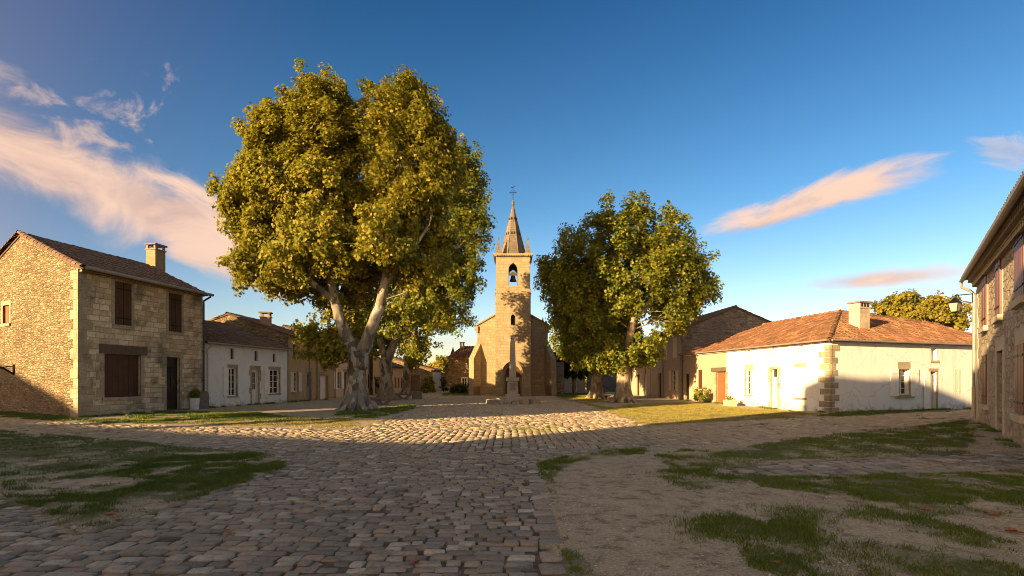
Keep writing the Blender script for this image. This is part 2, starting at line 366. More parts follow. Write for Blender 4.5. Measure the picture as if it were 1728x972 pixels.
def ground_mat():
    m, T, b, o = new_mat('sandy ground')
    ob = objnode(T)
    at_ = T.new('ShaderNodeAttribute', attribute_name='cover'); sp = T.new('ShaderNodeSeparateColor'); T.l.new(at_.outputs['Color'], sp.inputs[0])
    grass, cob, lawn = sp.outputs
    n = T.noise(ob, 30, 6, 0.75); n2 = T.noise(ob, 0.8, 6, 0.62); n3 = T.noise(ob, 4.5, 6, 0.68)
    v = T.voro(ob, 46.0); vs = T.new('ShaderNodeSeparateColor'); T.l.new(v.outputs['Color'], vs.inputs[0])
    v2 = T.voro(ob, 17.0); vs2 = T.new('ShaderNodeSeparateColor'); T.l.new(v2.outputs['Color'], vs2.inputs[0])
    col = T.mix(n2, (0.31, 0.245, 0.150), (0.55, 0.455, 0.305))
    col = T.mix(T.math('MULTIPLY', T.smooth(n3, 0.46, 0.66), 0.75), col, (0.15, 0.108, 0.066))
    col = T.mix(T.math('MULTIPLY', T.smooth(n, 0.45, 0.62), 0.5), col, (0.15, 0.11, 0.07))
    speck = T.math('MULTIPLY', T.math('LESS_THAN', v.outputs['Distance'], 0.33), T.math('GREATER_THAN', vs.outputs[0], 0.66))
    col = T.mix(T.math('MULTIPLY', speck, 0.8), col, (0.60, 0.52, 0.41))
    speck2 = T.math('MULTIPLY', T.math('LESS_THAN', v2.outputs['Distance'], 0.26), T.math('GREATER_THAN', vs2.outputs[0], 0.90))
    col = T.mix(T.math('MULTIPLY', speck2, 0.85), col, (0.60, 0.53, 0.43))
    col = T.mix(cob, col, T.mix(T.smooth(n3, 0.4, 0.7), (0.085, 0.064, 0.042), (0.22, 0.17, 0.115)))
    turf = T.mix(T.smooth(n3, 0.35, 0.65), (0.034, 0.050, 0.009), (0.080, 0.092, 0.018))
    col = T.mix(T.math('MULTIPLY', T.math('MULTIPLY', grass, T.smooth(n3, 0.25, 0.5)), 0.9), col, turf)
    dry = T.mix(T.smooth(n3, 0.3, 0.7), (0.17, 0.150, 0.032), (0.33, 0.25, 0.085))
    col = T.mix(T.math('MULTIPLY', lawn, 0.9), col, dry)
    T.put(b.inputs['Base Color'], col); b.inputs['Roughness'].default_value = 0.95
    h = T.math('ADD', T.math('ADD', T.math('MULTIPLY', n, 0.6), n3), T.math('MULTIPLY', T.math('ADD', speck, speck2), 0.5))
    bump(T, b, h, 0.7, 0.03)
    return m
M['ground'] = ground_mat()
M['pebble'] = tile_mat('pale pebbles', [(0.30, 0.25, 0.18), (0.55, 0.48, 0.38), (0.38, 0.31, 0.23), (0.66, 0.59, 0.48)], (0.2, 0.16, 0.11), 0.3)

def grass_mat(name, stops):
    m, T, b, o = new_mat(name)
    g = T.new('ShaderNodeNewGeometry'); n = T.noise(objnode(T), 1.3, 4, 0.6)
    f = T.math('ADD', T.math('MULTIPLY', g.outputs['Random Per Island'], 0.6), T.math('MULTIPLY', n, 0.5), clamp=True)
    T.put(b.inputs['Base Color'], T.ramp(f, stops)); b.inputs['Roughness'].default_value = 0.65
    b.inputs['Specular IOR Level'].default_value = 0.15
    return m
M['grass'] = grass_mat('short turf', [(0.15, (0.040, 0.068, 0.008)), (0.5, (0.082, 0.128, 0.014)), (0.78, (0.15, 0.18, 0.026)), (1.0, (0.32, 0.28, 0.11))])
M['drygrass'] = grass_mat('dry lawn grass', [(0.1, (0.10, 0.11, 0.018)), (0.5, (0.20, 0.18, 0.035)), (1.0, (0.34, 0.26, 0.08))])

# ------------------------------------------------------------------ mesh helpers
class MB:
    def __init__(self): self.v = []; self.f = []; self.uv = []; self.split = None
    def poly(self, pts, uvs=None):
        i = len(self.v); self.v.extend([tuple(p) for p in pts]); self.f.append(tuple(range(i, i + len(pts))))
        if uvs is None:
            p0 = Vector(pts[0]); ex = (Vector(pts[1]) - p0); ex = ex.normalized() if ex.length > 1e-9 else Vector((1, 0, 0))
            nn = Vector((0, 0, 0))
            for k in range(1, len(pts) - 1): nn += (Vector(pts[k]) - p0).cross(Vector(pts[k + 1]) - p0)
            nn = nn.normalized() if nn.length > 1e-9 else Vector((0, 0, 1))
            if abs(nn.z) < 0.9:
                ex = Vector((0, 0, 1)).cross(nn).normalized(); ey = nn.cross(ex)
                off = 0.0 if abs(ey.z) < 0.99 else Vector((0, 0, 0))
                uvs = [((Vector(p)).dot(ex), Vector(p).dot(ey)) for p in pts]
            else:
                uvs = [(p[0], p[1]) for p in pts]
        self.uv.extend(uvs)
    def hexa(self, P, skip=()):
        """Eight corners: bottom ring 0-3, top ring 4-7."""
        for k, q in enumerate(((3, 2, 1, 0), (4, 5, 6, 7), (0, 1, 5, 4), (1, 2, 6, 5), (2, 3, 7, 6), (3, 0, 4, 7))):
            if k not in skip: self.poly([P[i] for i in q])
    def box(self, c, sx, sy, sz, rz=0.0, base=True):
        """Box standing on point c (base centre)."""
        cr, sr = math.cos(rz), math.sin(rz)
        P = []
        for z in (0, sz):
            for a, b_ in ((-1, -1), (1, -1), (1, 1), (-1, 1)):
                x, y = a * sx / 2, b_ * sy / 2
                P.append((c[0] + x * cr - y * sr, c[1] + x * sr + y * cr, c[2] + z))
        self.hexa(P)
    def taper(self, c, s0, s1, h, rz=0.0):
        cr, sr = math.cos(rz), math.sin(rz); P = []
        for z, s in ((0, s0), (h, s1)):
            for a, b_ in ((-1, -1), (1, -1), (1, 1), (-1, 1)):
                x, y = a * s[0] / 2, b_ * s[1] / 2
                P.append((c[0] + x * cr - y * sr, c[1] + x * sr + y * cr, c[2] + z))
        self.hexa(P)
    def tube(self, pts, radii, n=8, cap=True, wob=0.0, rng=None):
        pts = [Vector(p) for p in pts]
        if not hasattr(radii, '__len__'): radii = [radii] * len(pts)
        rings = []; ref = None
        for i, p in enumerate(pts):
            t = (pts[min(i + 1, len(pts) - 1)] - pts[max(i - 1, 0)])
            t = t.normalized() if t.length > 1e-9 else Vector((0, 0, 1))
            if ref is None:
                ref = Vector((1, 0, 0)) if abs(t.x) < 0.8 else Vector((0, 1, 0))
            a = (ref - t * ref.dot(t)).normalized(); b_ = t.cross(a); ref = a
            i0 = len(self.v)
            for k in range(n):
                w = 2 * math.pi * k / n; r = radii[i] * (1 + (rng.uniform(-wob, wob) if rng else 0))
                self.v.append(tuple(p + a * (math.cos(w) * r) + b_ * (math.sin(w) * r)))
            rings.append(i0)
        for i in range(len(rings) - 1):
            for k in range(n):
                k2 = (k + 1) % n
                self.f.append((rings[i] + k, rings[i] + k2, rings[i + 1] + k2, rings[i + 1] + k))
                self.uv.extend([(k / n, i), ((k + 1) / n, i), ((k + 1) / n, i + 1), (k / n, i + 1)])
        if cap:
            self.f.append(tuple(rings[0] + k for k in reversed(range(n)))); self.uv.extend([(0, 0)] * n)
            self.f.append(tuple(rings[-1] + k for k in range(n))); self.uv.extend([(0, 0)] * n)
    def lathe(self, c, prof, n=16):
        """Profile [(r, z)] turned around the vertical through c."""
        rings = []
        for r, z in prof:
            rings.append(len(self.v))
            for k in range(n):
                w = 2 * math.pi * k / n; self.v.append((c[0] + r * math.cos(w), c[1] + r * math.sin(w), c[2] + z))
        for i in range(len(rings) - 1):
            for k in range(n):
                k2 = (k + 1) % n
                self.f.append((rings[i] + k, rings[i] + k2, rings[i + 1] + k2, rings[i + 1] + k))
                self.uv.extend([(k / n, i), ((k + 1) / n, i), ((k + 1) / n, i + 1), (k / n, i + 1)])
    def build(self, name, mat, parent=None, smooth=False):
        me = bpy.data.meshes.new(name)
        off = Vector((0, 0, 0)); p = parent
        while p is not None: off += p.location; p = p.parent
        me.from_pydata([(x - off.x, y - off.y, z - off.z) for x, y, z in self.v], [], self.f)
        ul = me.uv_layers.new(name='UVMap')
        ul.data.foreach_set('uv', np.array(self.uv, dtype=np.float32).ravel())
        if smooth: me.polygons.foreach_set('use_smooth', np.ones(len(self.f), dtype=bool))
        for m_ in (mat if isinstance(mat, (tuple, list)) else (mat,)): me.materials.append(m_)
        if self.split is not None: me.polygons.foreach_set('material_index', (np.arange(len(self.f)) >= self.split).astype(np.int32))
        me.update()
        o = bpy.data.objects.new(name, me); C.objects.link(o)
        if parent is not None: o.parent = parent
        return o

def fast_mesh(name, verts, faces_flat, counts, mat, parent=None, smooth=False):
    """Large mesh from numpy arrays (world coordinates)."""
    me = bpy.data.meshes.new(name)
    verts = np.asarray(verts, dtype=np.float32).copy()
    p = parent
    while p is not None: verts -= np.array(p.location, dtype=np.float32); p = p.parent
    me.vertices.add(len(verts)); me.vertices.foreach_set('co', verts.ravel())
    me.loops.add(len(faces_flat)); me.loops.foreach_set('vertex_index', np.asarray(faces_flat, dtype=np.int32))
    counts = np.asarray(counts, dtype=np.int32)
    me.polygons.add(len(counts)); me.polygons.foreach_set('loop_start', np.concatenate(([0], np.cumsum(counts)[:-1])).astype(np.int32))
    me.polygons.foreach_set('loop_total', counts)
    if smooth: me.polygons.foreach_set('use_smooth', np.ones(len(counts), dtype=bool))
    me.materials.append(mat); me.update(calc_edges=True); me.validate()
    o = bpy.data.objects.new(name, me); C.objects.link(o)
    if parent is not None: o.parent = parent
    return o

def tag(o, label=None, cat=None, group=None, kind=None):
    if label: o['label'] = label
    if cat: o['category'] = cat
    if group: o['group'] = group
    if kind: o['kind'] = kind
    return o
def thing(name, loc, label, cat, group=None):
    o = bpy.data.objects.new(name, None); C.objects.link(o); o.location = loc
    o.empty_display_size = 0.3
    return tag(o, label, cat, group)

def gp(px, py, z=0.0):
    """Point at height z seen at a pixel of the photograph."""
    y = FPX * (H_EYE - z) / (py - HY)
    return Vector(((px - CX) / FPX * y, y, z))
def at(px, py, y): return Vector(((px - CX) / FPX * y, y, H_EYE + (HY - py) / FPX * y))
def on_plane(px, py, p0, nrm):
    d = Vector(((px - CX) / FPX, 1, (HY - py) / FPX)); o = Vector((0, 0, H_EYE))
    return o + d * ((p0 - o).dot(nrm) / d.dot(nrm))

class Wall:
    def __init__(s, A, B, flip=False):
        s.A = Vector((A[0], A[1], 0)); s.B = Vector((B[0], B[1], 0)); s.L = (s.B - s.A).length
        s.d = (s.B - s.A) / s.L; s.n = Vector((s.d.y, -s.d.x, 0))
        if s.n.dot(-s.A) < 0: s.n = -s.n
        if flip: s.n = -s.n
    def pt(s, u, z, dep=0.0): return s.A + s.d * u + s.n * dep + Vector((0, 0, z))
    def uz(s, px, py):
        p = on_plane(px, py, s.A, s.n); return (p - s.A).dot(s.d), p.z
    def rect(s, x0, y0, x1, y1):
        u0, _ = s.uz(x0, y0); u1, _ = s.uz(x1, y0); xm = (x0 + x1) / 2
        _, zt = s.uz(xm, y0); _, zb = s.uz(xm, y1)
        return (min(u0, u1), max(0.0, zb), max(u0, u1), zt)
    def face(s, mb, ops=(), zt0=3.0, zt1=None, peak=None, reveal=0.22, u0=0.0, u1=None, zb=-0.3):
        zt1 = zt0 if zt1 is None else zt1; u1 = s.L if u1 is None else u1
        zc = min(zt0, zt1)
        if abs(zt0 - zt1) > 1e-3: zc = max([0.05] + [o[3] + 0.02 for o in ops])
        us = sorted(set([u0, u1] + [min(max(o[k], u0), u1) for o in ops for k in (0, 2)])); zs = sorted(set([zb, zc] + [min(o[k], zc) for o in ops for k in (1, 3)]))
        flip = s.d.cross(Vector((0, 0, 1))).dot(s.n) < 0
        def q(pts):
            pp = [s.pt(*p) for p in pts]; uv = [(p[0], p[1]) for p in pts]
            if flip: pp.reverse(); uv.reverse()
            mb.poly(pp, uv)
        for i in range(len(us) - 1):
            for j in range(len(zs) - 1):
                um, zm = (us[i] + us[i + 1]) / 2, (zs[j] + zs[j + 1]) / 2
                if any(o[0] < um < o[2] and o[1] < zm < o[3] for o in ops): continue
                q([(us[i], zs[j]), (us[i + 1], zs[j]), (us[i + 1], zs[j + 1]), (us[i], zs[j + 1])])
        if peak or abs(zt0 - zt1) > 1e-3:
            top = [(u0, zc), (u1, zc)]
            if zt1 > zc + 1e-4: top.append((u1, zt1))
            if peak: top.append(peak)
            if zt0 > zc + 1e-4: top.append((u0, zt0))
            if len(top) > 2: q(top)
        for a, z0, b_, z1 in ops:
            r = -reveal
            for (ua, za, ub, zb_) in ((a, z0, b_, z0), (b_, z0, b_, z1), (b_, z1, a, z1), (a, z1, a, z0)):
                pp = [s.pt(ua, za), s.pt(ub, zb_), s.pt(ub, zb_, r), s.pt(ua, za, r)]
                uv = [(ua, za), (ub, zb_), (ub + 0.2, zb_ + 0.2), (ua + 0.2, za + 0.2)]
                if not flip: pp.reverse(); uv.reverse()
                mb.poly(pp, uv)
    def box(s, mb, u0, z0, u1, z1, d0, d1, uvrot=False):
        P = [s.pt(u0, z0, d0), s.pt(u1, z0, d0), s.pt(u1, z0, d1), s.pt(u0, z0, d1), s.pt(u0, z1, d0), s.pt(u1, z1, d0), s.pt(u1, z1, d1), s.pt(u0, z1, d1)]
        K = [(u0, z0), (u1, z0), (u1, z0), (u0, z0), (u0, z1), (u1, z1), (u1, z1), (u0, z1)]
        D = [d0, d0, d1, d1] * 2
        for idx, mode in (((3, 2, 1, 0), 'ud'), ((4, 5, 6, 7), 'ud'), ((0, 1, 5, 4), 'uz'), ((2, 3, 7, 6), 'uz'), ((1, 2, 6, 5), 'dz'), ((3, 0, 4, 7), 'dz')):
            uv = []
            for i in idx:
                uu, zz, dd = K[i][0], K[i][1], D[i]
                uv.append((uu, dd) if mode == 'ud' else (uu, zz) if mode == 'uz' else (dd + uu, zz))
            mb.poly([P[i] for i in idx], uv)

# ---- parts of houses
def shutter_leaf(w, r, mat, parent, dep=0.03, planks=3, name='shutter', th=0.035):
    """Plank shutter leaf over rectangle r, closed or folded back against the wall, with ledges and hinges."""
    u0, z0, u1, z1 = r; mb = MB(); g = 0.006
    pw = (u1 - u0) / planks
    for k in range(planks):
        jit = rnd.uniform(-0.004, 0.004)
        w.box(mb, u0 + k * pw + g / 2, z0, u0 + (k + 1) * pw - g / 2, z1, dep + jit, dep + th + jit)
    o = mb.build(name, mat, parent)
    for zz in (z0 + 0.16 * (z1 - z0), z0 + 0.84 * (z1 - z0)):
        h = MB(); w.box(h, u0 + 0.02, zz - 0.022, u1 - 0.02, zz + 0.022, dep + th + 0.006, dep + th + 0.02)
        h.build('hinge_strap', M['iron'] if mat in (M['brownwood'], M['redwood']) else mat, o)
    return o

def window(w, r, parent, rows=4, cols=2, dep=-0.14, mat=None):
    u0, z0, u1, z1 = r; mat = mat or M['whitewood']; fw = 0.05
    mb = MB()
    w.box(mb, u0, z0, u0 + fw, z1, dep - 0.03, dep + 0.03); w.box(mb, u1 - fw, z0, u1, z1, dep - 0.03, dep + 0.03)
    w.box(mb, u0 + fw, z1 - fw, u1 - fw, z1, dep - 0.03, dep + 0.03); w.box(mb, u0 + fw, z0, u1 - fw, z0 + fw, dep - 0.03, dep + 0.03)
    for c in range(1, cols):
        uc = u0 + (u1 - u0) * c / cols; w.box(mb, uc - 0.03, z0 + fw, uc + 0.03, z1 - fw, dep - 0.025, dep + 0.025)
    for k in range(1, rows):
        zc = z0 + (z1 - z0) * k / rows; w.box(mb, u0 + fw, zc - 0.015, u1 - fw, zc + 0.015, dep - 0.015, dep + 0.015)
    o = mb.build('window', mat, parent)
    g = MB(); w.box(g, u0 + 0.01, z0 + 0.01, u1 - 0.01, z1 - 0.01, dep - 0.05, dep - 0.034); g.build('pane', M['glass'], o)
    return o

def panel(w, r, mat, parent, name='door', dep=-0.15, planks=0, handle=False, th=0.05, glass=None):
    u0, z0, u1, z1 = r; mb = MB()
    if planks:
        pw = (u1 - u0) / planks
        for k in range(planks):
            j = rnd.uniform(-0.006, 0.006); w.box(mb, u0 + k * pw + 0.005, z0, u0 + (k + 1) * pw - 0.005, z1, dep - th + j, dep + j)
        w.box(mb, u0, z0, u1, z1, dep - th - 0.03, dep - th - 0.012)
    else:
        w.box(mb, u0, z0, u1, z1, dep - th, dep)
        wd, hh = u1 - u0, z1 - z0
        for (a, b_) in ((0.08, 0.40), (0.46, 0.62)) if glass is None else ((0.08, 0.36),):
            w.box(mb, u0 + 0.16 * wd, z0 + a * hh, u1 - 0.16 * wd, z0 + b_ * hh, dep + 0.002, dep + 0.02)
    o = mb.build(name, mat, parent)
    if glass:
        gmb = MB(); f0, f1 = glass; wd, hh = u1 - u0, z1 - z0
        w.box(gmb, u0 + 0.2 * wd, z0 + f0 * hh, u1 - 0.2 * wd, z0 + f1 * hh, dep + 0.003, dep + 0.012); gmb.build('pane', M['glass'], o)
        bm_ = MB(); w.box(bm_, (u0 + u1) / 2 - 0.015, z0 + f0 * hh, (u0 + u1) / 2 + 0.015, z0 + f1 * hh, dep + 0.014, dep + 0.03)
        for k in (1, 2):
            zz = z0 + hh * (f0 + (f1 - f0) * k / 3); w.box(bm_, u0 + 0.2 * wd, zz - 0.012, u1 - 0.2 * wd, zz + 0.012, dep + 0.014, dep + 0.028)
        bm_.build('glazing_bar', mat, o)
    if handle:
        h = MB(); uh = u0 + 0.12 * (u1 - u0); p = w.pt(uh, z0 + 1.0, dep); h.tube([p, p + w.n * 0.06, p + w.n * 0.06 + w.d * 0.1], 0.012, 6); h.build('handle', M['iron'], o)
    return o

def surround(w, r, mat, parent, side=0.16, top=0.22, sill=0.12, proud=0.012, ragged=False, name='stone_surround'):
    """Cut-stone blocks round an opening, a little proud of the wall."""
    u0, z0, u1, z1 = r; mb = MB()
    n = max(2, round((z1 - z0) / 0.36)); hz = (z1 - z0) / n
    for k in range(n):
        for sgn in (0, 1):
            sd = side * (rnd.choice((0.75, 1.5)) if ragged else 1.0)
            a, b_ = (u0 - sd, u0) if sgn == 0 else (u1, u1 + sd)
            pr = proud + rnd.uniform(0, 0.004)
            w.box(mb, a, z0 + k * hz + 0.004, b_, z0 + (k + 1) * hz - 0.004, -0.05, pr)
    if not top and not sill:
        for sgn in (0, 1):
            jm = MB(); sd = side
            for k in range(n):
                sd = side * (rnd.choice((0.75, 1.5)) if ragged else 1.0); a, b_ = (u0 - sd, u0) if sgn == 0 else (u1, u1 + sd)
                w.box(jm, a, z0 + k * hz + 0.004, b_, z0 + (k + 1) * hz - 0.004, -0.05, proud + rnd.uniform(0, 0.004))
            jm.build('jamb', mat, parent)
        return
    if top: w.box(mb, u0 - side * 1.1, z1, u1 + side * 1.1, z1 + top, -0.05, proud + 0.003)
    if sill: w.box(mb, u0 - side * 0.9, z0 - sill, u1 + side * 0.9, z0, -0.05, proud + 0.05)
    return mb.build(name, mat, parent)

def roof_plane(mb, E0, E1, R1, R0, tw=0.21, rl=0.36, rng=None, th=0.07):
    """Canal tiles laid in columns up a planar polygon E0-E1 (eave) R1-R0 (ridge or hip)."""
    rng = rng or rnd
    E0, E1, R0, R1 = map(Vector, (E0, E1, R0, R1))
    L = (E1 - E0).length; ex = (E1 - E0) / L
    r0v, r1v = R0 - E0, R1 - E0
    sd = r0v - ex * r0v.dot(ex)
    if sd.length < 0.01: sd = r1v - ex * r1v.dot(ex)
    sd = sd.normalized(); nz = ex.cross(sd)
    if nz.z < 0: nz = -nz
    r0, s0, r1, s1 = r0v.dot(ex), r0v.dot(sd), r1v.dot(ex), r1v.dot(sd)
    # boarding underneath
    P = [E0, E1, R1, R0]; dn = -nz * th
    if (R1 - R0).length < 0.02: P = [E0, E1, R1]
    top = [p - nz * 0.012 for p in P]; bot = [p + dn for p in P]
    mb.poly(top if (P[1] - P[0]).cross(P[2] - P[0]).z > 0 else top[::-1])
    mb.poly(bot[::-1])
    for i in range(len(P)):
        j = (i + 1) % len(P); mb.poly([bot[i], bot[j], top[j], top[i]])
    a0, a1 = min(0.0, r0), max(L, r1)
    nc = max(1, round((a1 - a0) / tw)); w = (a1 - a0) / nc
    prof = [(-0.5, -0.004), (-0.36, 0.030), (-0.20, 0.062), (0.0, 0.074), (0.20, 0.062), (0.36, 0.030), (0.5, -0.004)]
    for c in range(nc):
        e = a0 + (c + 0.5) * w
        lo = 0.0
        if e < 0 and r0 < 0: lo = s0 * e / r0
        if e > L and r1 > L: lo = s1 * (e - L) / (r1 - L)
        hi = s0 + (s1 - s0) * ((e - r0) / (r1 - r0)) if r1 - r0 > 1e-4 and r0 <= e <= r1 else (s0 * e / r0 if e < r0 and r0 > 0 else (s1 * (L - e) / (L - r1) if e > r1 and r1 < L else max(s0, s1)))
        if hi - lo < 0.08: continue
        k = 0; s = lo - 0.04
        while s < hi - 0.05:
            t1 = min(s + rl + 0.05, hi)
            je, jn, jr = rng.uniform(-0.012, 0.012), rng.uniform(-0.006, 0.012), rng.uniform(-0.014, 0.014)
            i0 = len(mb.v)
            for (ss, rise, sc, sh) in ((s, 0.030, 1.06, je + jr), (t1, 0.004, 0.94, je - jr)):
                for (x, h) in prof:
                    mb.v.append(tuple(E0 + ex * (e + x * w * sc + sh) + sd * ss + nz * (h * 1.0 + rise + jn)))
            m = len(prof)
            for q in range(m - 1):
                mb.f.append((i0 + q, i0 + q + 1, i0 + m + q + 1, i0 + m + q))
                mb.uv.extend([(e, ss) for ss in (s, s, t1, t1)])
            # thickness at the lower lip
            i1 = len(mb.v)
            for (x, h) in prof: mb.v.append(tuple(E0 + ex * (e + x * w * 1.0 + je + jr) + sd * (s + 0.012) + nz * (h * 0.62 + 0.006 + jn)))
            for q in range(m - 1):
                mb.f.append((i1 + q, i1 + q + 1, i0 + q + 1, i0 + q)); mb.uv.extend([(e, s)] * 4)
            s += rl; k += 1

def cap_line(mb, P, Q, r=0.12, ln=0.40):
    P, Q = Vector(P), Vector(Q); L = (Q - P).length; n = max(1, round(L / ln)); d = (Q - P) / L
    side = d.cross(Vector((0, 0, 1))).normalized(); up = side.cross(d)
    for k in range(n):
        a = P + d * (L * k / n - 0.03); b_ = P + d * (L * (k + 1) / n)
        i0 = len(mb.v); j = rnd.uniform(-0.008, 0.008)
        for (p, rr) in ((a, r * 1.08), (b_, r * 0.92)):
            for t in range(7):
                w = math.pi * t / 6; mb.v.append(tuple(p + side * (math.cos(w) * rr + j) + up * (math.sin(w) * rr + j)))
        for t in range(6):
            mb.f.append((i0 + t, i0 + t + 1, i0 + 7 + t + 1, i0 + 7 + t)); mb.uv.extend([(0, 0)] * 4)

def genoise(w, z, mat, parent, u0=0.0, u1=None, rows=1, out=0.13, h=0.13, step=0.22, zfun=None, name='cornice'):
    """Corbelled rows of half tiles under an eave."""
    mb = MB(); u1 = w.L if u1 is None else u1
    zf = zfun or (lambda u: z)
    for r in range(rows):
        n = int((u1 - u0) / step)
        for k in range(n):
            u = u0 + (k + 0.5) * (u1 - u0) / n + (0.5 * step if r % 2 else 0)
            if u > u1 - 0.1: continue
            zz = zf(u) - (rows - r) * h; d1 = out * (r + 1)
            pts = []
            for t in range(6):
                a = math.pi * t / 5; pts.append((u - math.cos(a) * step * 0.44, zz + math.sin(a) * h * 0.82))
            A_ = [w.pt(uu, z2, -0.02) for uu, z2 in pts]; B_ = [w.pt(uu, z2, d1) for uu, z2 in pts]
            for t in range(5): mb.poly([A_[t], A_[t + 1], B_[t + 1], B_[t]])
            mb.poly(B_)
        # course above the half tiles
        for k in range(12):
            ua, ub = u0 + (u1 - u0) * k / 12, u0 + (u1 - u0) * (k + 1) / 12
            za, zb_ = zf(ua) - (rows - r - 1) * h, zf(ub) - (rows - r - 1) * h
            d1 = out * (r + 1) + 0.02
            P = [w.pt(ua, za - 0.04, -0.02), w.pt(ub, zb_ - 0.04, -0.02), w.pt(ub, zb_ - 0.04, d1), w.pt(ua, za - 0.04, d1), w.pt(ua, za, -0.02), w.pt(ub, zb_, -0.02), w.pt(ub, zb_, d1), w.pt(ua, za, d1)]
            mb.hexa(P)
    return mb.build(name, mat, parent)

def chimney(base, sx, sy, h, mat, parent, rz=0.0, lantern=False, slab=True, sink=0.6):
    mb = MB(); b_ = Vector(base) - Vector((0, 0, sink)); H = h + sink
    if lantern:
        mb.box(b_, sx, sy, H - 0.34, rz); mb.box(b_ + Vector((0, 0, H - 0.36)), sx + 0.1, sy + 0.1, 0.06, rz)
        for a in (-1, 1):
            for c in (-1, 1):
                off = Vector((a * (sx / 2 - 0.06), c * (sy / 2 - 0.06), 0)); off.rotate(Quaternion((0, 0, 1), rz))
                mb.box(b_ + off + Vector((0, 0, H - 0.31)), 0.11, 0.11, 0.24, rz)
    else:
        mb.box(b_, sx, sy, H - 0.08, rz); mb.box(b_ + Vector((0, 0, H - 0.36)), sx + 0.06, sy + 0.06, 0.07, rz)
        for k in range(3):
            off = Vector(((k - 1) * (sx / 2 - 0.07), -sy / 2 - 0.001, 0)); 
    o = mb.build('chimney', mat, parent)
    c = MB(); c.box(b_ + Vector((0, 0, H - 0.07)), sx + 0.16, sy + 0.16, 0.08, rz); c.build('chimney_cap', M['slab'], o)
    if not lantern:
        v = MB()
        for k in range(3):
            for sgn in (-1, 1):
                off = Vector(((k - 1) * sx * 0.29, sgn * (sy / 2 + 0.004), 0)); off.rotate(Quaternion((0, 0, 1), rz)); v.box(b_ + off + Vector((0, 0, H - 0.27)), sx * 0.16, 0.012, 0.17, rz)
        v.build('vent_slot', M['dark'], o)
    return o

def house_body(w, depth, ze, zr, wallmats, parent, ops=(), gable_ops=(), over=0.32, verge=0.10, tiles='tile_dark', side_dir=None, reveal=0.22, ridge_f=0.5, roofs=True, zb=-0.3):
    """House on frontage w: front wall, gables at both ends, back wall and a two-pitched canal-tile roof with its ridge along the street.
    wallmats = (front, gable).  side_dir overrides the direction in which the gables run back."""
    back = (-w.n if side_dir is None else Vector(side_dir).normalized()) * depth
    A, B = w.A, w.B; D, Cc = A + back, B + back
    f = MB(); w.face(f, ops, ze, reveal=reveal, zb=zb); 
    wb = Wall(D, Cc); wb.n = -w.n; wb.face(f, (), ze, zb=zb)
    f.split = len(f.f); g = f
    ga, gb = Wall(A, D), Wall(B, Cc)
    for q_, sg in ((ga, -1), (gb, 1)):
        if q_.n.dot(w.d) * sg < 0: q_.n = -q_.n
    L = ga.L
    ga.face(g, gable_ops, ze, peak=(L * ridge_f, zr)); gb.face(g, (), ze, peak=(L * ridge_f, zr))
    fo = go = g.build('wall', wallmats, parent)
    # roof
    bd = back.normalized(); hf = L * ridge_f
    slope = (zr - ze) / hf; slope_b = (zr - ze) / (L - hf)
    vg = w.d * verge
    up = Vector((0, 0, 0.03))
    E0 = A - bd * over - vg + Vector((0, 0, ze - slope * over)) + up; E1 = B - bd * over + vg + Vector((0, 0, ze - slope * over)) + up
    R0 = A + bd * hf - vg + Vector((0, 0, zr)) + up; R1 = B + bd * hf + vg + Vector((0, 0, zr)) + up
    F0 = D + bd * over - vg + Vector((0, 0, ze - slope_b * over)) + up; F1 = Cc + bd * over + vg + Vector((0, 0, ze - slope_b * over)) + up
    ro = None
    if roofs:
        r = MB(); roof_plane(r, E0, E1, R1, R0); roof_plane(r, F1, F0, R0, R1); cap_line(r, R0, R1)
        ro = r.build('roof', M[tiles], parent)
    return dict(front=fo, gable=go, roof=ro, E0=E0, E1=E1, R0=R0, R1=R1, ga=ga, gb=gb, slope=slope, nrm=(E1 - E0).cross(R0 - E0).normalized())

def downpipe(w, u, ztop, mat, parent, dep=0.07, out=0.3, r=0.045, name='drainpipe'):
    mb = MB()
    mb.tube([w.pt(u, ztop, out), w.pt(u, ztop - 0.12, out), w.pt(u, ztop - 0.32, dep), w.pt(u, ztop - 0.6, dep), w.pt(u, 0.0, dep)], r, 8)
    for k in range(1, 4): z = ztop * k / 4; w.box(mb, u - 0.06, z, u + 0.06, z + 0.03, 0.0, dep + 0.05)
    return mb.build(name, mat, parent)

# ================================================================== BUILDINGS
# ---- two-storey stone house on the left
wA = Wall(gp(132, 706), gp(342, 690.5))
hA = thing('stone_house', wA.A, 'two-storey rubble stone house with closed brown shutters, its sunlit gable pierced by one small window', 'house')
side = gp(0, 697) - gp(132, 706)
up1, up2 = wA.rect(194, 477, 221, 549), wA.rect(285, 496, 305.5, 560)
big, dor = wA.rect(176, 598, 238, 670), wA.rect(281, 603, 303.5, 692)
gA = Wall(wA.A, wA.A + side)
gw = gA.rect(5, 515, 16, 546); gw = (min(gw[0], gw[2]), gw[1], max(gw[0], gw[2]), gw[3])
bA = house_body(wA, 10.4, 6.2, 8.15, (M['ashlar'], M['rubble']), hA, ops=(up1, up2, big, dor), gable_ops=(gw,), side_dir=side, over=0.42, verge=0.05, tiles='tile_dark')
for r in (up1, up2):
    um = (r[0] + r[2]) / 2
    shutter_leaf(wA, (r[0], r[1], um - 0.012, r[3]), M['brownwood'], hA, 0.0, 3); shutter_leaf(wA, (um + 0.012, r[1], r[2], r[3]), M['brownwood'], hA, 0.0, 3)
    surround(wA, r, M['cutstone'], hA, 0.17, 0.30, 0.16, 0.006)
panel(wA, big, M['brownwood'], hA, 'shop_shutter', -0.14, planks=7)
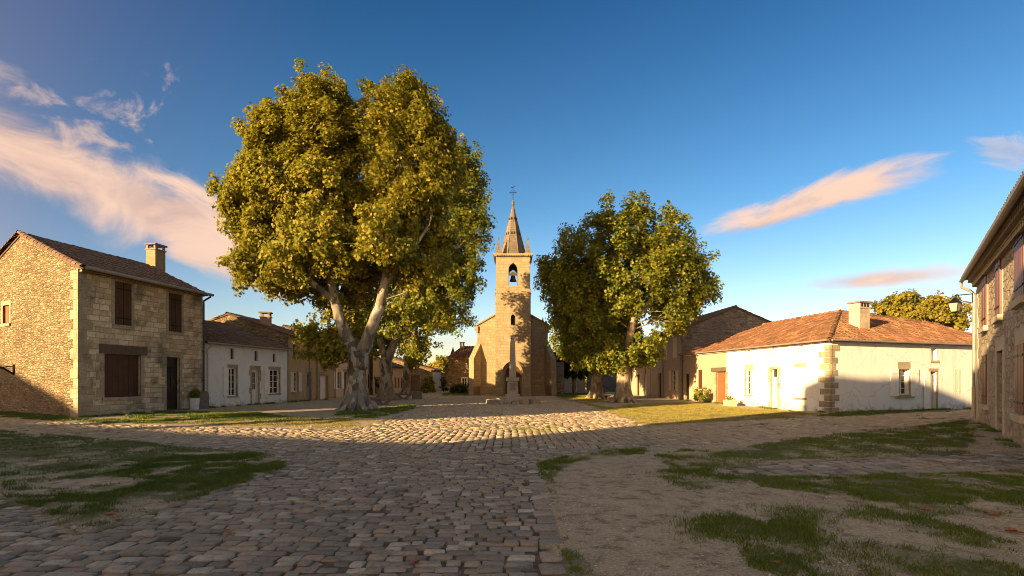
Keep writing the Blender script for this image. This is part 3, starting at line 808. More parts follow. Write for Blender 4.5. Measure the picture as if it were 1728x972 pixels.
mb = MB(); l0 = wA.rect(167, 583, 248, 598); wA.box(mb, l0[0], l0[1], l0[2], l0[3], -0.1, 0.02); mb.build('timber_lintel', M['lintel'], hA)
mb = MB(); wA.box(mb, big[0] - 0.1, big[1] - 0.16, big[2] + 0.1, big[1] - 0.002, -0.2, 0.03); mb.build('sill', M['cutstone'], hA)
surround(wA, big, M['cutstone'], hA, 0.24, 0, 0, 0.008, True)
panel(wA, (dor[0], dor[1], dor[2], dor[3] - 0.3), M['darkwood'], hA, 'door', -0.16, handle=True, glass=(0.48, 0.92))
mb = MB(); wA.box(mb, dor[0], dor[3] - 0.3, dor[2], dor[3], -0.2, -0.15); mb.build('transom', M['darkwood'], hA)
surround(wA, dor, M['cutstone'], hA, 0.18, 0.3, 0, 0.01, True)
mb = MB(); wA.box(mb, dor[0] - 0.15, -0.05, dor[2] + 0.15, dor[1] + 0.02, -0.15, 0.35); mb.build('doorstep', M['slab'], hA)
panel(gA, gw, M['doorbrown'], hA, 'gable_shutter', -0.08, planks=2)
surround(gA, gw, M['cutstone'], hA, 0.16, 0.2, 0.14, 0.015)
# corner stones and coping of the verge
mb = MB(); nq = 15
for k in range(nq):
    z0 = k * 6.1 / nq; a = 0.62 if k % 2 else 0.36; b_ = 0.36 if k % 2 else 0.62
    gA.box(mb, -0.012, z0 + 0.006, b_, z0 + 6.1 / nq - 0.006, -0.1, 0.014 + rnd.uniform(0, 0.012))
    wA.box(mb, 0.0, z0 + 0.006, a, z0 + 6.1 / nq - 0.006, -0.1, 0.012 + rnd.uniform(0, 0.008))
mb.build('quoins', M['cutstone'], hA)
mb = MB()
cap_line(mb, bA['E0'] + Vector((0, 0, 0.05)), bA['R0'] + Vector((0, 0, 0.05)), 0.13, 0.36)
cap_line(mb, bA['R0'] + Vector((0, 0, 0.05)), gA.pt(10.4 + 0.4, 6.15, 0.05), 0.13, 0.36)
mb.build('verge_tiles', M['tile_dark'], hA)
genoise(wA, 6.16, M['cutstone'], hA, 0, wA.L, 1, 0.16, 0.15, 0.25)
mb = MB(); o_ = 0.50; mb.tube([wA.pt(-0.1, 6.14, o_), wA.pt(wA.L + 0.15, 6.10, o_)], 0.075, 8); mb.build('gutter', M['zinc'], hA)
downpipe(wA, wA.L - 0.02, 6.1, M['pipe_teal'], hA, 0.08, 0.48, 0.05)
pb = on_plane(263, 452, bA['E0'], bA['nrm'])
chimney(pb, 0.72, 0.62, 1.35, M['brick'], hA, math.atan2(wA.d.y, wA.d.x), lantern=True, sink=0.7)

# things at its foot and on its walls
lb_u, lb_z = wA.uz(271, 643)
mb = MB(); wA.box(mb, lb_u - 0.16, lb_z - 0.17, lb_u + 0.16, lb_z + 0.17, 0.005, 0.10)
lb = thing('letterbox', wA.pt(lb_u, lb_z - 0.17, 0.05), 'small pale yellow letterbox on the stone wall beside the dark door', 'letterbox')
mb.build('box', simple_mat('pale yellow paint', (0.62, 0.50, 0.26), 0.5, 0, 0.15), lb)
mb = MB(); wA.box(mb, lb_u - 0.1, lb_z + 0.06, lb_u + 0.1, lb_z + 0.075, 0.101, 0.106); mb.build('slot', M['dark'], lb)
mb = MB(); wA.box(mb, lb_u - 0.17, lb_z + 0.17, lb_u + 0.17, lb_z + 0.19, 0.004, 0.115); mb.build('lid', M['offwood'], lb)

def leaves_mesh(name, centers, radii, per, size, mat, parent, seed, squash=(1, 1, 1), droop=0.25, up=0.45, outc=None):
    """Leaf-sized kites scattered through clumps."""
    r = np.random.default_rng(seed)
    centers = np.asarray(centers, float); radii = np.asarray(radii, float)
    k = len(centers); per = np.maximum(6, (per * (radii / radii.mean()) ** 2 * r.uniform(0.6, 1.3, k)).astype(int))
    idx = np.repeat(np.arange(k), per); n = len(idx)
    d = r.normal(size=(n, 3)); d /= np.linalg.norm(d, axis=1)[:, None]
    rad = r.uniform(0, 1, n) ** 0.45
    pos = centers[idx] + d * (rad * radii[idx])[:, None] * np.array(squash)
    cen = centers.mean(0) if outc is None else np.asarray(outc)
    outw = pos - cen; outw /= np.linalg.norm(outw, axis=1)[:, None] + 1e-6
    nrm = r.normal(size=(n, 3)) * 0.55 + outw * 0.75 + d * 0.35; nrm[:, 2] += up
    nrm /= np.linalg.norm(nrm, axis=1)[:, None]
    t = r.normal(size=(n, 3)); t[:, 2] -= droop; t -= nrm * (t * nrm).sum(1)[:, None]; t /= np.linalg.norm(t, axis=1)[:, None] + 1e-6
    b = np.cross(nrm, t)
    s = (size * r.uniform(0.6, 1.35, n))[:, None]
    V = np.empty((n, 4, 3))
    V[:, 0] = pos - t * s * 0.5; V[:, 1] = pos + b * s * 0.42 + nrm * s * 0.10; V[:, 2] = pos + t * s * 0.5; V[:, 3] = pos - b * s * 0.42 + nrm * s * 0.10
    return fast_mesh(name, V.reshape(-1, 3), np.arange(n * 4), np.full(n, 4), mat, parent)

def bush(name, c, rad, h, label, cat, mat, seed, n=26, per=60, size=0.09, group=None):
    r = random.Random(seed); t = thing(name, c, label, cat, group)
    cs, rs = [], []
    for _ in range(n):
        a = r.uniform(0, 6.28); q = math.sqrt(r.uniform(0, 1)) * rad * 0.8; z = r.uniform(0.12, 0.9) * h * (1 - 0.35 * (q / rad) ** 2)
        cs.append((c[0] + math.cos(a) * q, c[1] + math.sin(a) * q, c[2] + z)); rs.append(rad * r.uniform(0.22, 0.40))
    m = MB()
    for k in range(6):
        q = cs[k * len(cs) // 6]; m.tube([(c[0], c[1], c[2] - 0.05), ((c[0] + q[0]) / 2, (c[1] + q[1]) / 2, c[2] + (q[2] - c[2]) * 0.6), q], [0.03 * rad + 0.008, 0.02 * rad + 0.006, 0.006], 5)
    m.build('stems', M['bark_warm'], t)
    leaves_mesh('foliage', cs, rs, per, size, mat, t, seed, outc=(c[0], c[1], c[2] + h * 0.3))
    return t

pu0, _ = wA.uz(320, 686)
pc = wA.pt(pu0, 0.0, 0.30)
pt_ = thing('planter', pc, 'narrow white planter with a leafy green plant by the stone house corner', 'planter')
mb = MB(); mb.taper(pc, (0.26, 0.26), (0.32, 0.32), 0.62, math.atan2(wA.d.y, wA.d.x)); mb.build('tub', M['whitewood'], pt_)
leaves_mesh('plant', [pc + Vector((0.1 * a, 0.08 * b_, 0.75 + 0.1 * c)) for a, b_, c in ((0, 0, 0), (0.9, 0, 0.8), (-0.8, 0.8, 1), (0.9, 0.6, 1.6), (0.4, -0.6, 1.8))], [0.22] * 5, 80, 0.10, M['leaf_green'], pt_, 3)
su, _ = wA.uz(333.5, 690); sc_ = wA.pt(su, 0.0, 0.28)
mb = MB(); prof = []
for k in range(13):
    t = k / 12; a = math.pi * t; prof.append((-0.36 * math.cos(a) * (1.0), 0.80 + 0.17 * math.sin(a)))
outl = [(-0.37, -0.05)] + [(x, z) for x, z in prof] + [(0.37, -0.05)]
F_, B_ = [], []
for x, z in outl:
    j = rnd.uniform(-0.012, 0.012); F_.append(sc_ + wA.d * (x + j) + wA.n * 0.10 + Vector((0, 0, z + j))); B_.append(sc_ + wA.d * (x + j) - wA.n * 0.10 + Vector((0, 0, z + j)))
mb.poly(F_); mb.poly(B_[::-1])
for i in range(len(outl) - 1): mb.poly([F_[i + 1], F_[i], B_[i], B_[i + 1]])
o = mb.build('guard_stone', M['slab'], None); tag(o, 'grey upright stone slab with rounded top beside the white planter', 'stone slab')

# old iron wall bracket on the gable
bu, bz = gA.uz(24, 622)
br = thing('wall_bracket', gA.pt(bu, bz, 0), 'rusty black iron bracket sticking out low on the sunlit gable', 'iron bracket')
mb = MB(); gA.box(mb, bu - 0.05, bz - 0.3, bu + 0.05, bz + 0.2, 0.0, 0.05); mb.build('plate', M['iron'], br)
mb = MB(); mb.tube([gA.pt(bu, bz - 0.25, 0.04), gA.pt(bu + 0.1, bz + 0.0, 0.34), gA.pt(bu + 0.16, bz + 0.12, 0.62)], [0.045, 0.05, 0.03], 8)
mb.tube([gA.pt(bu, bz + 0.12, 0.03), gA.pt(bu + 0.05, bz + 0.10, 0.2), gA.pt(bu + 0.12, bz + 0.04, 0.44)], 0.025, 6)
mb.build('arm', M['iron'], br)

# ---- white cottage next door
wB = Wall(gp(343.5, 689.5), gp(485, 680.3))
hB = thing('white_cottage', wB.A, 'low white cottage with pale shutters between the stone house and the ochre house', 'house')
W1, W2, D1 = wB.rect(386, 621, 399.5, 668), wB.rect(455, 624, 471.5, 664), wB.rect(425, 624, 436, 682)
D1 = (D1[0], 0.0, D1[2], D1[3])
vents = [wB.rect(389, 588, 395, 606), wB.rect(429.5, 592.5, 435, 609), wB.rect(460.5, 597, 465, 611)]
bB = house_body(wB, 8.4, 3.68, 5.25, (M['white'], M['rubble']), hB, ops=[W1, W2, D1] + vents, side_dir=(-1, 0.1, 0), over=0.34, verge=-0.02)
for r in (W1, W2):
    window(wB, r, hB, 4, 2); surround(wB, r, M['cutstone'], hB, 0.10, 0.2, 0.1, 0.006)
    wd = (r[2] - r[0]) * (0.62 if r is W1 else 0.5)
    shutter_leaf(wB, (r[0] - wd - 0.06, r[1] - 0.02, r[0] - 0.06, r[3] + 0.02), M['whitewood'], hB, 0.02, 3)
    if r is W2: shutter_leaf(wB, (r[2] + 0.06, r[1] - 0.02, r[2] + wd + 0.06, r[3] + 0.02), M['whitewood'], hB, 0.02, 3)
panel(wB, D1, M['whitewood'], hB, 'door', -0.18, handle=True, glass=(0.45, 0.93)); surround(wB, D1, M['cutstone'], hB, 0.16, 0.25, 0, 0.008, True)
for r in vents: panel(wB, r, M['brownwood'], hB, 'attic_shutter', -0.1, planks=2)
mb = MB(); mb.tube([wB.pt(-0.1, 3.58, 0.38), wB.pt(wB.L, 3.56, 0.38)], 0.06, 8); mb.build('gutter', M['zinc'], hB)
downpipe(wB, 0.22, 3.56, M['cream'], hB, 0.06, 0.36, 0.035)

# ---- ochre house with rubble gable
wC = Wall(gp(486.5, 680), gp(533, 675.2))
hC = thing('ochre_house', wC.A, 'ochre plastered house with chimney, its rubble gable rising above the white cottage roof', 'house')
cW, cU, cD = wC.rect(494.5, 628, 503, 661), wC.rect(494.5, 578, 500.5, 605), wC.rect(518, 628, 525, 676)
cU2 = wC.rect(521, 595, 526, 606); cD = (cD[0], 0, cD[2], cD[3])
bC = house_body(wC, 8.8, 4.62, 6.05, (M['ochre'], M['rubble']), hC, ops=(cW, cU, cD, cU2), side_dir=(-1, 0.12, 0), over=0.3, verge=0.08)
window(wC, cW, hC); 
shutter_leaf(wC, (cW[0] - 0.5, cW[1], cW[0] - 0.03, cW[3]), M['offwood'], hC, 0.02); shutter_leaf(wC, (cW[2] + 0.03, cW[1], cW[2] + 0.5, cW[3]), M['offwood'], hC, 0.02)
panel(wC, cU, M['brownwood'], hC, 'upper_shutter', -0.1, planks=2); panel(wC, cU2, M['brownwood'], hC, 'upper_shutter', -0.1, planks=2)
panel(wC, cD, M['greyblue'], hC, 'door', -0.15, glass=(0.5, 0.92)); surround(wC, cD, M['cutstone'], hC, 0.18, 0.3, 0)
mb = MB(); wC.box(mb, cW[0] - 0.15, cW[1] - 0.13, cW[2] + 0.15, cW[1] - 0.003, -0.1, 0.08); mb.build('sill', M['cutstone'], hC)
downpipe(wC, 3.55, 4.5, M['zinc'], hC, 0.06, 0.3, 0.04)
pb = on_plane(435, 546, bC['ga'].A, bC['ga'].n); pb = pb + Vector((0.2, 0.75, 0))
chimney(pb, 0.62, 0.6, 0.85, M['brick'], hC, 0.2, lantern=True, sink=0.8)

wD = Wall(gp(533.3, 675.1), gp(563, 672.2))
hD = thing('garage_house', wD.A, 'narrow ochre house front with a wide white garage door under a stone arch', 'house')
dG = wD.rect(540, 634, 553.5, 674.5); dG = (dG[0], 0, dG[2], dG[3])
bD = house_body(wD, 8.8, 4.3, 5.6, (M['ochre'], M['rubble']), hD, ops=(dG,), side_dir=(-1, 0.12, 0), over=0.3, verge=0.0)
panel(wD, dG, M['whitewood'], hD, 'garage_door', -0.2, planks=6); surround(wD, dG, M['cutstone'], hD, 0.25, 0.32, 0, 0.02)
downpipe(wD, 0.12, 4.2, M['zinc'], hD, 0.06, 0.3, 0.04)

wE = Wall(gp(563.3, 672.1), gp(628, 667))
hE = thing('cream_house', wE.A, 'long cream house behind the big plane trunk with dark red upper shutters', 'house')
eW, eD = wE.rect(568, 627, 575, 656), wE.rect(581, 628, 586, 671); eD = (eD[0], 0, eD[2], eD[3])
eU, eL, eU2 = wE.rect(620, 605, 625.5, 619), wE.rect(620.5, 632, 625.5, 655), wE.rect(596, 604, 600.5, 618)
bE = house_body(wE, 8.8, 4.75, 6.1, (M['cream'], M['rubble']), hE, ops=(eW, eD, eU, eL, eU2), side_dir=(-1, 0.12, 0), over=0.3, verge=0.08)
window(wE, eW, hE); shutter_leaf(wE, (eW[0] - 0.55, eW[1], eW[0] - 0.03, eW[3]), M['whitewood'], hE, 0.02); shutter_leaf(wE, (eW[2] + 0.03, eW[1], eW[2] + 0.55, eW[3]), M['whitewood'], hE, 0.02)
panel(wE, eD, M['brownwood'], hE, 'door', -0.15); surround(wE, eD, M['cutstone'], hE, 0.2, 0.25, 0)
for r in (eU, eL, eU2): panel(wE, r, M['redwood'], hE, 'red_shutter', -0.06, planks=4)
downpipe(wE, 0.15, 4.6, M['zinc'], hE, 0.06, 0.3, 0.045); downpipe(wE, wE.L * 0.72, 4.6, M['zinc'], hE, 0.06, 0.3, 0.045)

# ---- far left row: yard wall with ivy, pale low house, barn, sheds
wY = Wall(gp(629, 667.5), gp(659, 664.8))
hY = thing('yard_wall', wY.A, 'broken old yard wall with an open gateway past the cream house', 'wall')
gt = wY.rect(632.5, 640, 641, 667); gt = (gt[0], -0.3, gt[2], gt[3])
mb = MB(); wY.face(mb, (gt,), 4.0, 2.9, reveal=0.4); wk = Wall(wY.A - wY.n * 0.4, wY.B - wY.n * 0.4); wk.n = -wY.n; wk.face(mb, (gt,), 4.0, 2.9, reveal=0.0)
mb.poly([wY.pt(0, 4.0), wY.pt(wY.L, 2.9), wY.pt(wY.L, 2.9, -0.4), wY.pt(0, 4.0, -0.4)])
mb.build('masonry', M['tanwall'], hY)
mb = MB(); wY.box(mb, gt[0] - 0.3, gt[3], gt[2] + 0.3, gt[3] + 0.25, -0.42, 0.03); mb.build('lintel', M['lintel'], hY)
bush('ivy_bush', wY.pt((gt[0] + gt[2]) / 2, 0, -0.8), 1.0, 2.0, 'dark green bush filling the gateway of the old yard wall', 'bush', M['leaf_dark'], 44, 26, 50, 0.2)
wG = Wall(gp(659.3, 664.7), gp(682, 663.2))
hG = thing('low_pale_house', wG.A, 'low pale house front with three narrow brown openings between plane trunks', 'house')
ops = [wG.rect(a, 637, b_, 655) for a, b_ in ((666, 669), (671.5, 674.2), (677, 680))]
house_body(wG, 7, 3.0, 4.2, (M['cream'], M['rubble']), hG, ops=ops, side_dir=(-1, 0.12, 0), over=0.35, tiles='tile_dark')
for r in ops: panel(wG, r, M['brownwood'], hG, 'shutter', -0.1, planks=3)
# barn: gable towards the square, long side in shade
bq = gp(728, 661.8); bl = gp(694, 661.8); bl = bq + Vector((-4.6, 0.6, 0)); br_ = gp(744.5, 659.5)
wH = Wall(bq, br_)
hH = thing('stone_barn', bq, 'stone barn with a sunlit ochre end wall and shaded grey plank side', 'barn')
zl = H_EYE + (HY - 623.5) / FPX * bq.y; zh = H_EYE + (HY - 614) / FPX * bq.y
sd_ = (bl - bq).normalized() * 7.5
wHg = Wall(bq, bq + sd_); mb = MB(); wHg.face(mb, (), zl, zl + 2.05); mb.build('end_wall', M['rubble'], hH)
mb = MB(); wH.face(mb, (), zl, zb=-0.3)
w2 = Wall(br_, br_ + sd_); w2.n = wH.d; w2.face(mb, (), zl, zl + 2.05); w3 = Wall(bq + sd_, br_ + sd_); w3.n = -wH.n; w3.face(mb, (), zl + 2.05); mb.build('side_wall', M['greystone'], hH)
mb = MB(); 
for k in range(5): wH.box(mb, wH.L * (0.06 + 0.18 * k), 0.1, wH.L * (0.06 + 0.18 * k) + 1.3, zl - 0.3, 0.0, 0.05)
mb.build('plank_doors', M['greyblue'], hH)
mb = MB(); off = -sd_.normalized() * 0.35 ; Z = Vector((0, 0, 1))
e0, e1 = bq + off - wH.d * 0.2 + Z * (zl - 0.06), br_ + off + wH.d * 0.2 + Z * (zl - 0.06)
roof_plane(mb, e0, e1, br_ + sd_ + wH.d * 0.2 + Z * (zl + 2.09), bq + sd_ - wH.d * 0.2 + Z * (zl + 2.09)); mb.build('roof', M['tile_dark'], hH)
bush('wall_shrub', gp(721, 663.5), 0.95, 2.3, 'rounded green shrub against the sunlit barn end wall', 'bush', M['leaf_green'], 45, 26, 60, 0.18)
# stone gate pillar and bin by the third trunk
pq = gp(701, 667)
o = thing('gate_pillar', pq, 'dark brick gate pillar with a flat cap beside the third plane trunk', 'pillar')
mb = MB(); mb.box(pq, 0.85, 0.85, 2.0, 0.1); mb.build('shaft', ashlar_mat('dark brick', (0.12, 0.075, 0.04), (0.16, 0.10, 0.055), (0.1, 0.08, 0.06), 0.25, 0.09), o)
mb = MB(); mb.box(pq + Vector((0, 0, 2.0)), 1.05, 1.05, 0.14, 0.1); mb.build('cap', M['slab'], o)
pq = gp(704, 674)
o = thing('water_trough', pq, 'dark square stone trough standing in shade at the edge of the cobbles', 'trough')
mb = MB(); mb.box(pq, 0.75, 0.6, 0.55, 0.1); mb.build('basin', M['slab'], o); mb = MB(); mb.box(pq + Vector((0, 0, 0.55)), 0.85, 0.7, 0.08, 0.1); mb.build('rim', M['slab'], o)
wq = Wall(gp(748, 659.5), gp(800, 659.0))
o = thing('garden_wall', wq.A, 'low sunlit garden wall beyond the church annex', 'wall'); mb = MB(); wq.box(mb, -1, -0.2, 3.0, 2.4, -0.4, 0); mb.build('masonry', M['rubble'], o)
mb = MB(); wq.box(mb, -1.05, 2.4, 3.05, 2.5, -0.45, 0.05); mb.build('coping', M['slab'], o)
bush('cypress_shrub', gp(748, 662), 0.55, 2.3, 'slim dark shrub at the corner of the stone barn', 'bush', M['leaf_dark'], 46, 20, 50, 0.16)

# ---- church
def arch(half, spring, R, n=14, off=0.0):
    out = []
    for k in range(n + 1):
        x = -half + 2 * half * k / n
        out.append((x, spring + math.sqrt(max(0.0, R * R - (abs(x) + R - half) ** 2))))
    return out
def arch_face(mb, w, u0, u1, z0, z1, uc, half, sill, spring, R, depth=0.5, sillslope=0.0):
    P = lambda u, z, d=0.0: w.pt(u, z, d)
    def q(pts): mb.poly([P(*p) for p in pts], [(p[0], p[1]) for p in pts])
    q([(u0, z0), (uc - half, z0), (uc - half, z1), (u0, z1)]); q([(uc + half, z0), (u1, z0), (u1, z1), (uc + half, z1)])
    if sill > z0 + 1e-3: q([(uc - half, z0), (uc + half, z0), (uc + half, sill), (uc - half, sill)])
    pts = [(uc + x, z) for x, z in arch(half, spring, R)]
    for (xa, za), (xb, zb) in zip(pts[:-1], pts[1:]): q([(xa, za), (xb, zb), (xb, z1), (xa, z1)])
    ring = [(uc - half, sill)] + pts + [(uc + half, sill)]
    for (xa, za), (xb, zb) in zip(ring[:-1], ring[1:]):
        mb.poly([P(xa, za), P(xa, za, -depth), P(xb, zb, -depth), P(xb, zb)], [(xa, za), (xa + depth, za), (xb + depth, zb), (xb, zb)])
    mb.poly([P(uc + half, sill), P(uc + half, sill + sillslope, -depth), P(uc - half, sill + sillslope, -depth), P(uc - half, sill)])
def arch_band(mb, w, uc, hi, ho, z0, spring, Ri, Ro, d0, d1, legs=True):
    a, b_ = arch(hi, spring, Ri, 18), arch(ho, spring, Ro, 18)
    if legs: a = [(-hi, z0)] + a + [(hi, z0)]; b_ = [(-ho, z0)] + b_ + [(ho, z0)]
    for i in range(len(a) - 1):
        P = [w.pt(uc + a[i][0], a[i][1], d0), w.pt(uc + a[i + 1][0], a[i + 1][1], d0), w.pt(uc + b_[i + 1][0], b_[i + 1][1], d0), w.pt(uc + b_[i][0], b_[i][1], d0)]
        Q = [w.pt(uc + a[i][0], a[i][1], d1), w.pt(uc + a[i + 1][0], a[i + 1][1], d1), w.pt(uc + b_[i + 1][0], b_[i + 1][1], d1), w.pt(uc + b_[i][0], b_[i][1], d1)]
        mb.hexa(P + Q, skip=(0,))
def arch_plate(mb, w, uc, half, z0, spring, R, d):
    pts = [(uc - half, z0)] + [(uc + x, z) for x, z in arch(half, spring, R)] + [(uc + half, z0)]
    mb.poly([w.pt(u, z, d) for u, z in pts], pts)

YT, YN = 50.4, 52.3
tx0, tx1 = -1.57, 1.77; TW = tx1 - tx0; tcx = (tx0 + tx1) / 2
ch = thing('church', (tcx, YT, 0), 'limestone village church with a square bell tower and stone spire', 'church')
wt = Wall((tx0, YT), (tx1, YT)); uc = TW / 2
Z1, Z2 = 9.83, 13.2
mb = MB()
arch_face(mb, wt, 0, TW, -0.3, 4.4, uc, 0.98, 0.0, 2.15, 1.1, 0.55)
mb.poly([wt.pt(0, 4.4), wt.pt(TW, 4.4), wt.pt(TW, 6.3), wt.pt(0, 6.3)], [(0, 4.4), (TW, 4.4), (TW, 6.3), (0, 6.3)])
arch_face(mb, wt, 0, TW, 6.3, 8.4, uc, 0.22, 6.75, 7.45, 0.30, 0.35)
mb.poly([wt.pt(0, 8.4), wt.pt(TW, 8.4), wt.pt(TW, Z1), wt.pt(0, Z1)], [(0, 8.4), (TW, 8.4), (TW, Z1), (0, Z1)])
i_ = 0.05
arch_face(mb, wt, i_, TW - i_, Z1, Z2, uc, 0.43, 10.45, 12.0, 0.62, 0.55, 0.0)
yb = YT + TW
wtb = Wall((tx0, yb), (tx1, yb)); wtb.n = Vector((0, 1, 0))
arch_face(mb, wtb, i_, TW - i_, Z1, Z2, uc, 0.43, 10.3, 12.0, 0.62, 0.55)
mb.poly([wtb.pt(TW, 0), wtb.pt(0, 0), wtb.pt(0, Z1), wtb.pt(TW, Z1)], [(TW, 0), (0, 0), (0, Z1), (TW, Z1)])
for x, sg in ((tx0, -1), (tx1, 1)):
    ws = Wall((x, YT), (x, yb)); ws.n = Vector((sg, 0, 0)); ws.face(mb, (), Z1)
    ws = Wall((x - sg * i_, YT + 0.0), (x - sg * i_, yb)); ws.n = Vector((sg, 0, 0))
    uu = [(0, Z1), (TW, Z1), (TW, Z2), (0, Z2)]; mb.poly([ws.pt(*p) for p in uu], uu)
# inner floor of the bell chamber and tower top
mb.poly([(tx0, YT, Z1 + 0.3), (tx1, YT, Z1 + 0.3), (tx1, yb, Z1 + 0.3), (tx0, yb, Z1 + 0.3)]); mb.poly([(tx0, YT, Z2), (tx1, YT, Z2), (tx1, yb, Z2), (tx0, yb, Z2)])
mb.build('tower', M['church'], ch)
mb = MB()
mb.box((tcx, YT + TW / 2, Z1 - 0.09), TW + 0.14, TW + 0.14, 0.17); mb.build('string_course', M['church'], ch)
mb = MB()
mb.box((tcx, YT + TW / 2, Z2), TW + 0.22, TW + 0.22, 0.12); mb.box((tcx, YT + TW / 2, Z2 + 0.12), TW + 0.38, TW + 0.38, 0.14)
for k in range(15):
    x = tx0 + TW * (k + 0.5) / 15; mb.box((x, YT - 0.12, Z2 - 0.02), 0.10, 0.16, 0.13)
mb.box((tcx, YT - 0.02, 0.0), TW + 0.2, 0.2, 0.9) if False else None
mb.build('cornice', M['church'], ch)
# spire: octagon with dormers, corner pinnacles
zs0 = Z2 + 0.26; zs1 = 18.85; Rs = 1.36
mb = MB(); cy = YT + TW / 2
ring = [(tcx + Rs * math.cos(math.pi / 8 + math.pi / 4 * k), cy + Rs * math.sin(math.pi / 8 + math.pi / 4 * k), zs0) for k in range(8)]
apex = (tcx, cy, zs1)
for k in range(8):
    a, b_ = Vector(ring[k]), Vector(ring[(k + 1) % 8]); m = 10
    for j in range(m):
        t0, t1 = j / m * 0.965, (j + 1) / m * 0.965; A_ = Vector(apex)
        q = [a.lerp(A_, t0), b_.lerp(A_, t0), b_.lerp(A_, t1), a.lerp(A_, t1)]
        wd = (b_ - a).length
        mb.poly(q, [(-wd / 2 * (1 - t0) + k * 3, t0 * 5.5), (wd / 2 * (1 - t0) + k * 3, t0 * 5.5), (wd / 2 * (1 - t1) + k * 3, t1 * 5.5), (-wd / 2 * (1 - t1) + k * 3, t1 * 5.5)])
    mb.tube([a, Vector(apex) - Vector((0, 0, 0.2))], [0.055, 0.03], 5)
so_ = mb.build('spire', M['spire'], ch)
mb = MB(); mb.lathe((tcx, cy, zs1 - 0.28), [(0.09, 0), (0.16, 0.12), (0.10, 0.24), (0.14, 0.34), (0.04, 0.5)], 10); mb.build('finial', M['spire'], so_)
for zz, hh in ((zs0 + 2.0, 0.42), (zs0 + 3.55, 0.34)):
    for k in range(8):
        ang = math.pi / 4 * k; rr = Rs * math.cos(math.pi / 8) * (1 - (zz + hh * 0.3 - zs0) / (zs1 - zs0)); d = Vector((math.cos(ang), math.sin(ang), 0)); s_ = Vector((-d.y, d.x, 0))
        mb = MB()
        for sg in (-1, 1):
            c_ = Vector((tcx, cy, zz)) + d * (rr + 0.01) + s_ * sg * 0.12
            mb.poly([c_ - s_ * 0.06, c_ + s_ * 0.06, c_ + s_ * 0.06 + Z * hh * 0.6, c_ + Z * hh, c_ - s_ * 0.06 + Z * hh * 0.6])
        mb.build('spire_opening', M['dark'], so_)
for sx in (tx0 + 0.28, tx1 - 0.28):
    for sy in (YT + 0.28, yb - 0.28):
        mb = MB(); mb.box((sx, sy, zs0), 0.56, 0.56, 0.22)
        mb.taper((sx, sy, zs0 + 0.22), (0.48, 0.48), (0.10, 0.10), 1.2); mb.lathe((sx, sy, zs0 + 1.4), [(0.05, 0), (0.11, 0.07), (0.05, 0.15), (0.02, 0.32)], 8)
        mb.build('pinnacle', M['spire'], ch)
mb = MB(); zc = zs1 + 0.15
mb.tube([(tcx, cy, zc), (tcx, cy, zc + 1.5)], 0.025, 6); mb.tube([(tcx - 0.36, cy, zc + 0.85), (tcx + 0.36, cy, zc + 0.85)], 0.022, 6)
for a in (-1, 1):
    mb.tube([(tcx + a * 0.05, cy, zc + 0.65), (tcx + a * 0.22, cy, zc + 0.75), (tcx + a * 0.24, cy, zc + 0.9), (tcx + a * 0.1, cy, zc + 1.05)], 0.014, 5)
mb.tube([(tcx - 0.2, cy, zc + 1.3), (tcx + 0.22, cy, zc + 1.42)], 0.03, 5); mb.build('cross', M['iron'], ch)
# bell with headstock
mb = MB(); by, bz_ = YT + 0.85, 11.0
mb.lathe((tcx, by, bz_), [(0.36, 0.0), (0.33, 0.06), (0.26, 0.2), (0.22, 0.42), (0.19, 0.52), (0.06, 0.58), (0.0, 0.59)], 18); mb.lathe((tcx, by, bz_ - 0.08), [(0.0, 0), (0.06, 0.03), (0.05, 0.09), (0.0, 0.12)], 8); be = mb.build('bell', M['bronze'], ch, True)
mb = MB(); mb.box((tcx, by, bz_ + 0.58), 0.75, 0.16, 0.2); mb.box((tcx, by, bz_ + 0.78), 0.36, 0.14, 0.16); mb.tube([(tcx - 0.6, by, bz_ + 0.64), (tcx + 0.6, by, bz_ + 0.64)], 0.03, 6); mb.build('headstock', M['offwood'], be)
# lancet filling
mb = MB(); arch_plate(mb, wt, uc, 0.24, 6.7, 7.45, 0.31, -0.3); mb.build('lancet_window', M['dark'], ch)
# portal orders and doors
mb = MB()
arch_band(mb, wt, uc, 1.06, 1.16, 2.2, 2.15, 1.2, 1.3, -0.02, 0.10, False)
for k, (hi, ho, dp) in enumerate(((0.84, 0.985, -0.18), (0.72, 0.86, -0.34))): arch_band(mb, wt, uc, hi, ho, 0.0, 2.15, hi * 1.12, ho * 1.12, -0.56, dp)
for sg in (-1, 1):
    for rr, dp in ((0.93, -0.09), (0.78, -0.26)):
        mb.tube([wt.pt(uc + sg * rr, 0.1, dp), wt.pt(uc + sg * rr, 2.05, dp)], 0.055, 8); p = wt.pt(uc + sg * rr, 2.02, dp); mb.box(p, 0.17, 0.17, 0.14)
mb.build('portal', M['church'], ch)
mb = MB(); arch_plate(mb, wt, uc, 0.74, 0.0, 2.15, 0.83, -0.5); dd = mb.build('portal_door', M['brownwood'], ch)
mb = MB()
for k in range(6):
    wt.box(mb, uc - 0.70 + k * 0.235, 0.05, uc - 0.70 + k * 0.235 + 0.215, 2.15, -0.498, -0.46)
mb.build('door_planks', M['brownwood'], dd)
